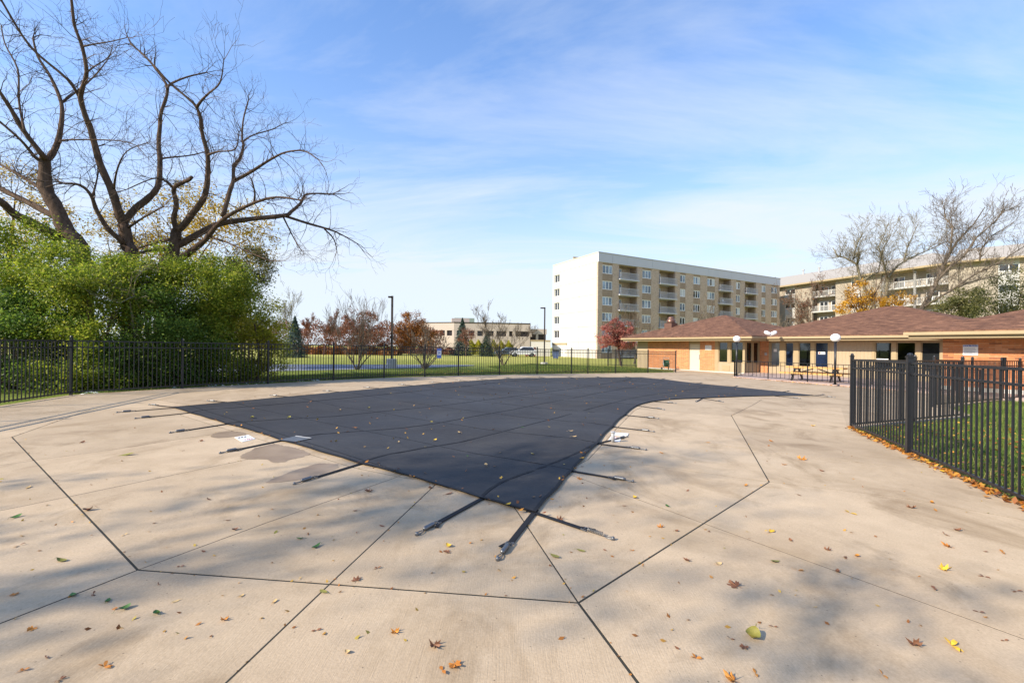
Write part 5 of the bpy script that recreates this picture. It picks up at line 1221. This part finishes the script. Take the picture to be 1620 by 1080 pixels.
# hose reel
q = ip(1054, 583, 37.2); q.z = G(q.x) - 0.0
hr = thing("hose_reel", "green garden hose reel cart by the brick wall behind the fence", "hose reel", q)
GRN = plain("green_hose", (0.02, 0.09, 0.04), 0.45)
m = MB()
for k in range(9):
    ring = [q + Vector((-0.15 + 0.035 * k, 0.26 * math.cos(a), 0.52 + 0.26 * math.sin(a))) for a in [2 * math.pi * j / 16 for j in range(17)]]; m.tube(ring, 0.022, 5, cap=False)
m.build("hose", GRN, hr, smooth=True)
m = MB()
for s_ in (-0.2, 0.2): m.tube([q + Vector((s_, 0.3 * math.cos(a), 0.52 + 0.3 * math.sin(a))) for a in [2 * math.pi * j / 16 for j in range(17)]], 0.018, 5, cap=False)
m.build("reel_flange", GRN, hr)
m = MB()
for s_ in (-0.24, 0.24): m.tube([q + Vector((s_, -0.3, 0)), q + Vector((s_, 0, 0.52)), q + Vector((s_ * 1.0, 0.12, 0.95))], 0.018, 6); m.tube([q + Vector((s_, 0.3, 0)), q + Vector((s_, 0, 0.52))], 0.018, 6)
m.tube([q + Vector((-0.24, 0.12, 0.95)), q + Vector((0.24, 0.12, 0.95))], 0.018, 6); m.build("cart_frame", WOOD if False else GREYP, hr)
for s_ in (-0.28, 0.28):
    m = MB(); m.tube([q + Vector((s_ - 0.02, 0.3, 0.1)), q + Vector((s_ + 0.02, 0.3, 0.1))], 0.1, 12); m.build("wheel", FENCE, hr)
# cars
def car(label, px, py, d, L, colr, heading, suv=False):
    b = ip(px, py, d); b.z = G(b.x) - 0.04; t = thing("parked_car", label, "car", b, "cars parked beyond the lawn")
    M = Matrix.Translation(b) @ Matrix.Rotation(heading, 4, 'Z'); pm = plain("car_paint_" + str(int(px)), colr, 0.25, 0.6, var=0.03); W_ = 0.88; H_ = 1.68 if suv else 1.5
    prof = [(-L / 2, 0.35), (-L / 2, 0.78), (-L / 2 + 0.12, 0.95), (-L * 0.2, 1.0), (L * 0.40, 1.02), (L / 2 - 0.05, 0.95), (L / 2, 0.7), (L / 2, 0.35)]
    def ext(prof, w0, w1, name, mat, par):
        m = MB(); n = len(prof); vs = [M @ Vector((x, -w0 if z < 1.05 else -w1, z)) for x, z in prof] + [M @ Vector((x, w0 if z < 1.05 else w1, z)) for x, z in prof]
        m.add(vs, [tuple(range(n)), tuple(range(2 * n - 1, n - 1, -1))] + [((i + 1) % n, i, n + i, n + (i + 1) % n) for i in range(n)]); return m.build(name, mat, par)
    body = ext(prof, W_, W_, "body", pm, t)
    cab = [(-L * 0.20, 1.0), (-L * 0.04, H_ - 0.05), (0.1, H_), (L * 0.34, H_ - 0.03), (L * (0.46 if suv else 0.44), 1.0)]
    ext(cab, W_ - 0.05, W_ - 0.22, "cabin", pm, t)
    gl = [(-L * 0.17, 1.04), (-L * 0.03, H_ - 0.12), (0.1, H_ - 0.08), (L * 0.33, H_ - 0.11), (L * 0.42, 1.04)]
    for s_ in (-1, 1):
        m = MB(); n = len(gl); vs = [M @ Vector((x, s_ * (W_ - 0.03 - 0.17 * (z - 1.0) / (H_ - 1.0) * 1.0), z)) for x, z in gl]
        m.add(vs, [tuple(range(n)) if s_ < 0 else tuple(range(n - 1, -1, -1))]); m.build("side_window", GLASSD, t)
    for x_ in (-L * 0.32, L * 0.31):
        for s_ in (-1, 1):
            m = MB(); c1 = M @ Vector((x_, s_ * (W_ - 0.18), 0.33)); c2 = M @ Vector((x_, s_ * (W_ + 0.02), 0.33)); m.tube([c1, c2], 0.33, 16); w = m.build("wheel", FENCE, t)
            m = MB(); m.tube([c2, M @ Vector((x_, s_ * (W_ + 0.03), 0.33))], 0.2, 12); m.build("rim", STEEL, w)
    for s_ in (-0.62, 0.62):
        m = MB(); m.box((-L / 2 - 0.02, s_ - 0.17, 0.66), (-L / 2 + 0.1, s_ + 0.17, 0.82), M); m.build("headlight", WHITE, t)
        m = MB(); m.box((L / 2 - 0.1, s_ - 0.15, 0.7), (L / 2 + 0.015, s_ + 0.15, 0.9), M); m.build("tail_light", MATS["red_print"], t)
car("dark blue-grey car parked beyond the lawn by the hedge", 802, 564, 76, 4.2, (0.06, 0.09, 0.12), R(14))
car("white car parked left of the white annex", 827, 564, 76, 4.5, (0.74, 0.74, 0.76), R(8), True)
# bin, container
q = ip(879, 567, 66); q.z = G(q.x) - 0.05; bn = thing("rubbish_bin", "tall blue-grey wheeled bin before the white apartment wall", "bin", q); BLB = plain("bin_blue", (0.10, 0.14, 0.28), 0.5)
MB().add([q + Vector(v) for v in ((-.36, -.36, .1), (.36, -.36, .1), (.36, .36, .1), (-.36, .36, .1), (-.44, -.44, 1.15), (.44, -.44, 1.15), (.44, .44, 1.15), (-.44, .44, 1.15))], [(0, 3, 2, 1), (4, 5, 6, 7), (0, 1, 5, 4), (1, 2, 6, 5), (2, 3, 7, 6), (3, 0, 4, 7)]).build("body", BLB, bn)
MB().box((q.x - .48, q.y - .5, q.z + 1.155), (q.x + .48, q.y + .48, q.z + 1.27)).build("lid", FENCE, bn)
for s_ in (-.3, .3): m = MB(); m.tube([q + Vector((s_ - .04, .36, .12)), q + Vector((s_ + .04, .36, .12))], 0.12, 10); m.build("wheel", FENCE, bn)
q = ip(839, 565, 79); q.z = G(q.x) - 0.05; ct = thing("waste_container", "dull red waste container between the white car and the annex", "container", q)
MB().box((q.x - .9, q.y - .7, q.z + .12), (q.x + .9, q.y + .7, q.z + 1.5)).build("body", plain("container_red", (0.25, 0.05, 0.04), 0.6), ct); MB().box((q.x - .95, q.y - .75, q.z + 1.5), (q.x + .95, q.y + .75, q.z + 1.6)).build("lid", DARKB, ct)
for s_ in (-.7, .7): MB().box((q.x + s_ - .08, q.y - .6, q.z), (q.x + s_ + .08, q.y + .6, q.z + .12)).build("foot", DARKB, ct)
# blue sign on the fence
a_ = fl2[5].lerp(fl2[6], 0.40); d_ = (fl2[6] - fl2[5]).normalized(); FS = Facade(a_.x, a_.y, d_.x, d_.y)
zs0 = G(a_.x) + 1.42
sg = thing("fence_sign", "small blue and white sign hung on the far fence", "sign", FS.at(0, 0.03, zs0))
FS.box(-0.12, 0.12, 0.02, 0.03, zs0 - 0.52, zs0, "sign_board", plain("sign_blue", (0.12, 0.20, 0.55), 0.5), sg) if FS.n.y < 0 else FS.box(-0.13, 0.13, -0.032, -0.022, zs0 - 0.50, zs0, "sign_board", plain("sign_blue", (0.12, 0.20, 0.55), 0.5), sg)
FS.box(-0.12, 0.12, -0.036, -0.033, zs0 - 0.34, zs0 - 0.12, "white_field", WHITE, sg); m = MB(); FS.mbox(m, -0.05, -0.02, -0.039, -0.0365, zs0 - 0.30, zs0 - 0.16); FS.mbox(m, 0.01, 0.06, -0.039, -0.0365, zs0 - 0.27, zs0 - 0.18); m.build("sign_mark", BLUEP, sg)
# no-diving tile and skimmer lid on the deck
def ground_quad(pts, dz, th):
    P = [g2(*p) for p in pts]
    if area(P) < 0: P.reverse()
    return MB().prism([tuple(p) for p in P], lambda x, y: G(x) + dz - th, lambda x, y: G(x) + dz)
REDP = MATS["red_print"]
tl_ = thing("depth_tile", "white square deck tile with black and red marks beside the wet patch", "tile", gp(387, 692))
ground_quad([(371, 692), (393, 688), (404, 694), (383, 699)], 0.006, 0.01).build("tile", WHITE, tl_)
m = MB()
for x_ in (378, 382.5, 387.5): mm = ground_quad([(x_ - 1.3, 692.6 - (x_ - 378) * .16), (x_ + 1.5, 692 - (x_ - 378) * .16), (x_ + 2.1, 693 - (x_ - 378) * .16), (x_ - .7, 693.7 - (x_ - 378) * .16)], 0.009, 0.002); m.add(mm.v, mm.f)
m.build("black_marks", FENCE, tl_); m = MB()
for x_ in (387.5, 391.5, 394.5, 398): mm = ground_quad([(x_ - 1, 695.6 - (x_ - 387) * .14), (x_ + 1, 695.2 - (x_ - 387) * .14), (x_ + 1.4, 696 - (x_ - 387) * .14), (x_ - .6, 696.4 - (x_ - 387) * .14)], 0.009, 0.002); m.add(mm.v, mm.f)
m.build("red_marks", REDP, tl_)
sk = thing("skimmer_lid", "white rectangular skimmer lid on the deck right of the cover", "lid", gp(980, 687))
ground_quad([(970, 684.5), (994.5, 686), (993, 690), (967, 688.5)], 0.012, 0.02).build("lid", WHITE, sk); ground_quad([(973, 685.6), (990, 686.6), (989, 688.6), (971.5, 687.6)], 0.015, 0.004).build("lid_inset", GLOBE, sk)
tl2 = thing("depth_tile", "white deck tile with red marks under a tie strap by the skimmer lid", "tile", gp(973, 695))
ground_quad([(966, 691), (984, 692.5), (980, 699), (962, 697)], 0.006, 0.01).build("tile", WHITE, tl2); m = MB()
for x_ in (972.5, 975.5): mm = ground_quad([(x_ - .8, 692.4), (x_ + .8, 692.5), (x_ + .7, 693.4), (x_ - .9, 693.3)], 0.009, 0.002); m.add(mm.v, mm.f)
m.build("red_marks", REDP, tl2)
q = gp(969.5, 699); sp_ = thing("pipe_stub", "short grey pipe stub standing by the white skimmer lid", "pipe", q)
MB().tube([q, q + Vector((0, 0, 0.16))], 0.03, 12).build("pipe", GREYP, sp_, smooth=True); MB().lathe(q + Vector((0, 0, 0.16)), [(0.03, 0), (0.042, 0.002), (0.042, 0.02), (0.0, 0.024)], 12).build("cap", GREYP, sp_)

# ------------------------------------------------------------------ fallen leaves
def leaf_mat(name, c1, c2):
    t = NT(name); rnd = t.node("ShaderNodeObjectInfo").outputs['Random']; n = t.noise(t.pos(), 60, 3)
    c = t.mix(t.math('MULTIPLY', t.math('ADD', rnd, n), 0.5), c1, c2); t.set(c, 0.6, 0.35); return t.m
LM = {'green': leaf_mat("fallen_green", (0.04, 0.12, 0.025), (0.09, 0.19, 0.04)), 'yellow': leaf_mat("fallen_yellow", (0.58, 0.33, 0.02), (0.75, 0.5, 0.06)), 'orange': leaf_mat("fallen_orange", (0.40, 0.13, 0.02), (0.58, 0.26, 0.04)),
      'brown': leaf_mat("fallen_brown", (0.14, 0.055, 0.025), (0.29, 0.13, 0.06)), 'tan': leaf_mat("fallen_tan", (0.5, 0.32, 0.13), (0.62, 0.45, 0.22)), 'olive': leaf_mat("fallen_olive", (0.17, 0.16, 0.03), (0.33, 0.29, 0.06))}
def oval_leaf(mat, curl, fold, wd):
    m = MB(); n = 8
    prof = [(k / n, math.sin(math.pi * (k / n) ** 0.85) ** 0.8 * wd) for k in range(n + 1)]
    for u_, w_ in prof:
        x = (u_ - 0.5); z = curl * (4 * x * x) * 0.25 + 0.02
        if abs(curl) > 1.2: a = x * curl * 1.6; x = math.sin(a) / (curl * 1.6); z = (1 - math.cos(a)) / (curl * 1.6) + 0.02
        m.v += [(x, -w_, z + fold * w_), (x, 0, z), (x, w_, z + fold * w_ * 0.8)]
    for k in range(n): a = 3 * k; m.f += [(a, a + 3, a + 4, a + 1), (a + 1, a + 4, a + 5, a + 2)]
    m.tube([(0.5, 0, m.v[-2][2]), (0.68, 0.03, 0.03), (0.8, 0.06, 0.02)], 0.012, 4)
    return m.build("leaf_blade", mat, mesh_only=True, smooth=True, uv=False)
def lobed_leaf(mat, seed, nl=5, curl=0.5):
    rg = random.Random(seed); m = MB(); out = []; nn = nl * 4
    for k in range(nn):
        a = -2.3 + 4.6 * k / (nn - 1); ph = (k % 4); r_ = (0.52, 0.42, 0.29, 0.40)[ph] * rg.uniform(0.78, 1.2); r_ *= 1.15 - 0.12 * abs(a); out.append((r_ * math.cos(a), r_ * math.sin(a), 0.03 + curl * r_ * r_ * rg.uniform(0.3, 1.6)))
    m.v = [(-0.08, 0, 0.03)] + out; m.f = [(0, k + 1, k + 2) for k in range(nn - 1)]
    m.tube([(-0.08, 0, 0.03), (-0.3, 0.03, 0.05), (-0.46, 0.02, 0.02)], 0.012, 4)
    return m.build("leaf_blade", mat, mesh_only=True, uv=False)
def pair_leaf(mat, seed):
    rg = random.Random(seed); m = MB()
    for k in range(rg.randint(3, 5)):
        a = rg.uniform(-1.2, 1.2) + (math.pi if k % 2 else 0); L = rg.uniform(0.35, 0.6); w = rg.uniform(0.06, 0.11); z = rg.uniform(0.02, 0.14); c, s = math.cos(a), math.sin(a); b = len(m.v)
        for x, y_, zz_ in ((0, 0, 0.02), (L * .35, w, z), (L * .35, -w, z * .8), (L * .7, w * .8, z * 1.3), (L * .7, -w * .8, z), (L, 0, z * .7)): m.v.append((x * c - y_ * s, x * s + y_ * c, zz_))
        m.f += [(b, b + 2, b + 1), (b + 1, b + 2, b + 4, b + 3), (b + 3, b + 4, b + 5)]
    return m.build("leaf_blade", mat, mesh_only=True, uv=False)
LMESH = {}
for c_, mt in LM.items():
    LMESH[c_] = {'o': [oval_leaf(mt, 0.8, 0.35, 0.24), oval_leaf(mt, 1.6, 0.5, 0.26), oval_leaf(mt, 0.3, 0.2, 0.2)], 'l': [lobed_leaf(mt, 1), lobed_leaf(mt, 2, 5, 0.9)], 'p': [pair_leaf(mt, 3), pair_leaf(mt, 4), pair_leaf(mt, 5)]}
LEAVES = """500,865,green,o,17;475,852,green,o,12;97,887,olive,o,17;30,863,brown,p,16;197,846,tan,p,12;115,941,green,o,20;170,951,green,o,14;197,963,green,o,20;248,971,green,o,17;278,951,tan,o,12;381,943,tan,o,11;434,952,tan,o,11;355,980,orange,l,12;500,997,brown,p,17;625,999,orange,l,14;563,918,brown,l,16;597,899,brown,p,13;512,936,olive,o,18;475,915,tan,p,10;550,1032,tan,o,13;687,1021,brown,l,20;700,1060,orange,p,26;720,1051,orange,l,24;165,1055,orange,p,26;73,1040,brown,p,13;52,994,orange,l,15;36,1061,orange,p,18;95,1075,brown,p,18;20,941,orange,l,13;147,940,brown,p,16;250,924,brown,p,11;322,872,brown,o,9;285,896,brown,p,13;372,838,brown,o,12;604,832,brown,o,10;200,719.7,olive,o,20;140,807,brown,o,17;25,818,green,o,15;45,771,tan,o,13;436,842,olive,o,10;360,823,brown,o,8;585,777,brown,l,12;562,808,brown,o,8;287,713,brown,p,10;318,698,brown,o,8;710,781,brown,o,14;681,772,brown,o,9;709,873,brown,l,14;710,864,yellow,o,14;878,880,olive,o,20;919,871,olive,o,15;885,822,brown,l,12;1005,787,yellow,o,12;1056,801,green,o,9;1045,834,orange,l,10;988,800,brown,o,7;957,870,brown,o,8;1000,871,orange,p,10;1017,894,orange,p,11;916,758,orange,l,9;1048,717,orange,l,8;921,738,brown,o,7;1226,888,olive,o,20;1191,1007,olive,o,34;1218,842,yellow,p,24;1344,811,yellow,p,21;1492,900,yellow,l,17;1505,1021,yellow,p,36;1262,902,orange,p,18;1164,927,brown,l,24;1136,892,tan,o,13;1122,841,brown,p,9;1089,887,brown,l,11;1088,776,brown,o,8;1101,1041,orange,p,20;1195,1065,orange,p,22;1159,1076,orange,l,22;1396,1067,orange,p,20;1446,1018,brown,l,20;1589,1013,brown,p,14;1478,931,brown,p,22;1501,865,orange,l,14;1585,873,orange,p,20;1557,912,brown,p,15;1608,935,brown,p,16;1549,968,brown,p,17;1515,839,brown,o,13;1494,845,brown,p,14;1356,880,orange,o,12;1337,881,brown,o,11;1309,870,brown,l,10;1224,991,brown,p,15;1155,1010,brown,p,14;1178,1023,brown,l,16;1071,1025,brown,o,8;1325,904,brown,o,11;1251,855,brown,o,9;1264,783,brown,o,8;1442,803,brown,l,12;1474,795,orange,o,10;1480,807,orange,o,10;1070,840,brown,o,8;1290,960,tan,o,7;130,700,brown,o,9;90,760,brown,p,8;330,790,brown,o,8;250,755,brown,p,8;1180,768,orange,o,9;1300,745,brown,o,8;1240,735,orange,o,9;1120,700,orange,o,7;1268,727,orange,l,13;1220,698,orange,o,8;1216,705,orange,o,7;1286,674,yellow,o,8"""
rg = random.Random(8)
def zone(x, y):
    v = "in foreground" if y > 930 else ("mid-way" if y > 800 else "farther back")
    h = "on the left deck" if x < 330 else ("left of the cover tip" if x < 780 else ("right of the cover tip" if x < 1080 else ("on the right deck" if x < 1330 else "beside the right fence")))
    return h + " " + v
DECKL = []
SZ = {'o': "oval", 'l': "lobed", 'p': "split"}
for k, e_ in enumerate(LEAVES.split(';')):
    x_, y_, c_, sh, w_ = e_.split(','); x_, y_, w_ = float(x_), float(y_), float(w_); p = gp(x_, y_)
    size = w_ * p.y / FPX * 1.05; me = LMESH[c_][sh]
    if 'olive' == c_ and w_ > 30: me = [oval_leaf(LM['olive'], 2.0, 0.7, 0.3)]
    o = bpy.data.objects.new("fallen_leaf", me[rg.randrange(len(me))]); link(o, None, p + Vector((0, 0, 0.001))); o.scale = (size, size, size); o.rotation_euler = (rg.uniform(-.2, .2), rg.uniform(-.2, .2), rg.uniform(0, 6.28))
    szw = "large" if w_ >= 19 else ("mid-sized" if w_ > 11 else "small")
    DECKL.append((o, "%s %s %s leaf %s" % (szw, c_, SZ[sh], zone(x_, y_)), x_))
same = {}
for o, lb, x_ in DECKL: same.setdefault(lb, []).append((x_, o))
ORD = ("first", "second", "third", "fourth", "fifth", "sixth", "seventh", "eighth")
for lb, L in same.items():
    L.sort(key=lambda e: e[0])
    for i, (x_, o) in enumerate(L):
        tag(o, lb if len(L) == 1 else (("%s of two, " % ("left", "right")[i]) if len(L) == 2 else "%s from left, " % ORD[i]) + lb, "leaf", "leaves fallen on the deck")
# litter nobody could count: on the cover, on the deck, along fence and kerb, on the small lawn
def litter(name, label, pts, size, mat, seed, kind='stuff', parent=None, lift=0.35):
    me = leaf_mesh(name, pts, size, mat, seed, 1.6, 0.55); o = bpy.data.objects.new(name, me); link(o); tag(o, label, "leaves", None, kind); return o
LITM = m_leaf("litter_mixed", [(0.0, (0.20, 0.07, 0.02)), (0.35, (0.42, 0.17, 0.03)), (0.7, (0.58, 0.34, 0.06)), (1.0, (0.34, 0.30, 0.06))], trans=0.1)
LITO = m_leaf("litter_orange", [(0.0, (0.20, 0.06, 0.015)), (0.4, (0.42, 0.16, 0.025)), (0.8, (0.55, 0.25, 0.04)), (1.0, (0.62, 0.42, 0.06))], trans=0.1)
pts = []
while len(pts) < 260:
    p = Vector((rg.uniform(minx, maxx), rg.uniform(miny, maxy)))
    if inside(p, cov) and rg.random() < (1.0 if p.x > -3 else 0.7): pts.append((p.x, p.y, cover_z(p) + 0.012))
litter("cover_litter", "tiny fallen leaves scattered over the dark pool cover", pts, 0.065, LITM, 1)
COVL = []
for px_, py_, s_, c_ in ((399, 663, 12, 'olive'), (457, 661, 11, 'olive'), (563, 676, 8, 'orange'), (727, 681, 9, 'tan'), (688, 694, 9, 'yellow'), (769, 737, 11, 'tan'), (908, 694, 9, 'tan'), (903, 685, 8, 'tan'), (583, 643, 8, 'olive'), (538, 646, 7, 'tan'), (630, 700, 7, 'tan'), (826, 675, 6, 'green'), (740, 722, 6, 'green'), (804, 803, 11, 'yellow')):
    q2 = g2(px_, py_); o = bpy.data.objects.new("fallen_leaf", LMESH[c_]['o'][0]); link(o, None, (q2.x, q2.y, cover_z(q2) + 0.012)); s_ = s_ * q2.y / FPX; o.scale = (s_, s_, s_); o.rotation_euler = (0, 0, rg.uniform(0, 6))
    COVL.append((o, "%s curled leaf on the %s of the pool cover" % (c_, "left part" if px_ < 600 else ("middle" if px_ < 800 else "right part")), px_))
same = {}
for o, lb, x_ in COVL: same.setdefault(lb, []).append((x_, o))
for lb, L in same.items():
    L.sort(key=lambda e: e[0])
    for i, (x_, o) in enumerate(L): tag(o, lb if len(L) == 1 else "%s, " % ("leftmost", "next", "rightmost")[i if len(L) > 2 else i * 2] + lb, "leaf", "leaves fallen on the cover")
pts = []
for k in range(900):
    f = rg.random() ** 1.4; q2 = rc.lerp(rpts[3], rg.random()); off = Vector((-r_dir.y, r_dir.x)); off = off if off.x < 0 else -off
    q2 = q2 + off * (abs(rg.gauss(0, 0.07)) - 0.02); pts.append((q2.x, q2.y, G(q2.x) + rg.uniform(0.004, 0.045)))
litter("fence_litter", "drift of orange leaves piled along the foot of the right fence", pts, 0.075, LITO, 2)
pts = []
for k in range(260): q3 = ta.at(rg.uniform(0, 9), -abs(rg.gauss(0, 0.10)) - 0.02); pts.append((q3.x, q3.y, G(q3.x) + rg.uniform(0.005, 0.03)))
litter("kerb_litter", "thin line of orange leaves against the terrace kerb", pts, 0.085, LITO, 3)
pts = []
for k in range(330):
    q2 = gp(rg.uniform(0, 1600), 595 + 420 * rg.random() ** 1.6)
    if inside(q2.to_2d(), deck_out) and not inside(q2.to_2d(), cov): pts.append((q2.x, q2.y, q2.z + 0.006))
litter("deck_litter", "tiny leaf crumbs scattered over the concrete deck", pts, 0.032, LITM, 4)
pts = []
for a_, b_, hw in segs:
    L_ = (b_ - a_).length
    for k in range(int(L_ * (5 if hw > 0.005 else 1.5))):
        q2 = a_.lerp(b_, rg.random()) + Vector((rg.gauss(0, .012), rg.gauss(0, .012)))
        if q2.y < 14 and inside(q2, deck_out) and not inside(q2, cov): pts.append((q2.x, q2.y, G(q2.x) + 0.004))
litter("joint_litter", "crumbled leaf bits caught in the joints of the concrete deck", pts, 0.022, LITM, 9)
pts = []
for i in range(len(bd)):
    if bd[i].y < 9 and rg.random() < 0.75:
        for k in range(2): pts.append((bd[i].x + rg.gauss(0, .05), bd[i].y + rg.gauss(0, .05), G(bd[i].x) + 0.035))
litter("edge_litter", "orange leaf bits caught along the near edge of the cover", pts, 0.05, LITO, 5)

# ------------------------------------------------------------------ grass
GRM = m_leaf("grass_blades", [(0.0, (0.06, 0.115, 0.018)), (0.5, (0.125, 0.195, 0.03)), (0.85, (0.20, 0.24, 0.05)), (1.0, (0.34, 0.29, 0.10))], 0.6, 0.3)
def grass(name, label, poly, n, h, seed, w=0.008):
    rs = np.random.RandomState(seed); P = np.array([tuple(p) for p in poly]); lo, hi = P.min(0), P.max(0); out = []
    while len(out) < n:
        c = rs.uniform(lo, hi, (n, 2)); x, y = c[:, 0], c[:, 1]; ins = np.zeros(len(c), bool)
        for i in range(len(P)):
            a, b = P[i - 1], P[i]; cond = ((a[1] > y) != (b[1] > y)); ins ^= cond & (x < (b[0] - a[0]) * (y - a[1]) / (b[1] - a[1] + 1e-12) + a[0])
        out.extend(c[ins].tolist())
    c = np.array(out[:n]); z = -TILT * np.clip(c[:, 0], -20, 20) - 0.06; base = np.column_stack([c, z]); a = rs.uniform(0, 6.283, n); hh = h * rs.uniform(0.5, 1.3, n)
    dx = np.column_stack([np.cos(a), np.sin(a), np.zeros(n)]) * (w * rs.uniform(.7, 1.3, n))[:, None]; tip = base + np.column_stack([rs.normal(0, .35, n) * hh, rs.normal(0, .35, n) * hh, hh])
    v = np.stack([base - dx, base + dx, tip], 1).reshape(-1, 3); o = bpy.data.objects.new(name, np_mesh(name, v, 3, GRM)); link(o); tag(o, label, "grass", None, 'stuff')
lawn_r = [rc + Vector((0.04, 0)), rpts[3], rpts[3] + Vector((9, 0)), Vector((24, 16.5)), g2(1620, 631), g2(1542, 638), g2(1505, 645), g2(1530, 658)]
grass("grass", "short green grass of the small lawn behind the right fence", lawn_r, 90000, 0.105, 1, 0.007)
inner = [p + Vector((0.0, 0.08)) for p in fl2]
lawn_l = inner[:9] + [Vector((inner[8].x, inner[8].y + 6)), Vector((-4, 30)), Vector((-9, 24)), Vector((-14, 17))]
grass("grass", "patchy grass strip between the left fence and the road", lawn_l, 90000, 0.09, 2, 0.010)
lawn_f = inner[8:] + [Vector((10.5, 41)), Vector((2, 44)), Vector((-2, 36))]
grass("grass", "green grass behind the far fence below the apartment block", lawn_f, 60000, 0.10, 3, 0.013)
pts = []
for k in range(1000):
    q2 = rc + (rpts[3] - rc) * rg.random() + Vector((abs(rg.gauss(0, 3.0)), rg.uniform(0, 3)))
    if inside(q2, [Vector(p) for p in lawn_r]): pts.append((q2.x, q2.y, G(q2.x) + 0.02))
litter("lawn_litter", "yellow leaves strewn over the small lawn behind the right fence", pts, 0.08, LITO, 6)
pts = []
for k in range(1500):
    i = rg.randrange(0, 12); q2 = fl2[i].lerp(fl2[i + 1], rg.random()) + Vector((rg.uniform(-1.5, .5), rg.uniform(0.2, 4.5))); pts.append((q2.x, q2.y, G(q2.x) + 0.015))
litter("strip_litter", "dry leaves strewn over the grass behind the far fence", pts, 0.07, LITM, 7)
SNOW = plain("old_snow", (0.82, 0.84, 0.87), 0.7, 0.3, var=0.05)
m = MB()
for k in range(30):
    i = rg.choice((0, 0, 1, 1, 1, 2, 2)); q2 = fl2[i].lerp(fl2[i + 1], rg.random()) + Vector((-0.55, 0.85)).normalized() * rg.choice((0.08, 0.12, 0.6, 0.9, 1.2)); n_ = 9; r0_ = rg.uniform(0.03, 0.13); b = len(m.v)
    m.v.append((q2.x, q2.y, G(q2.x) + 0.015))
    for j in range(n_): a = 2 * math.pi * j / n_; r_ = r0_ * rg.uniform(.5, 1.4); m.v.append((q2.x + r_ * 1.8 * math.cos(a), q2.y + r_ * .8 * math.sin(a), G(q2.x) - 0.055))
    m.f += [(b, b + 1 + j, b + 1 + (j + 1) % n_) for j in range(n_)]
o = m.build("snow_patches", SNOW); tag(o, "small patches of old snow along the left fence foot", "snow", None, 'stuff')
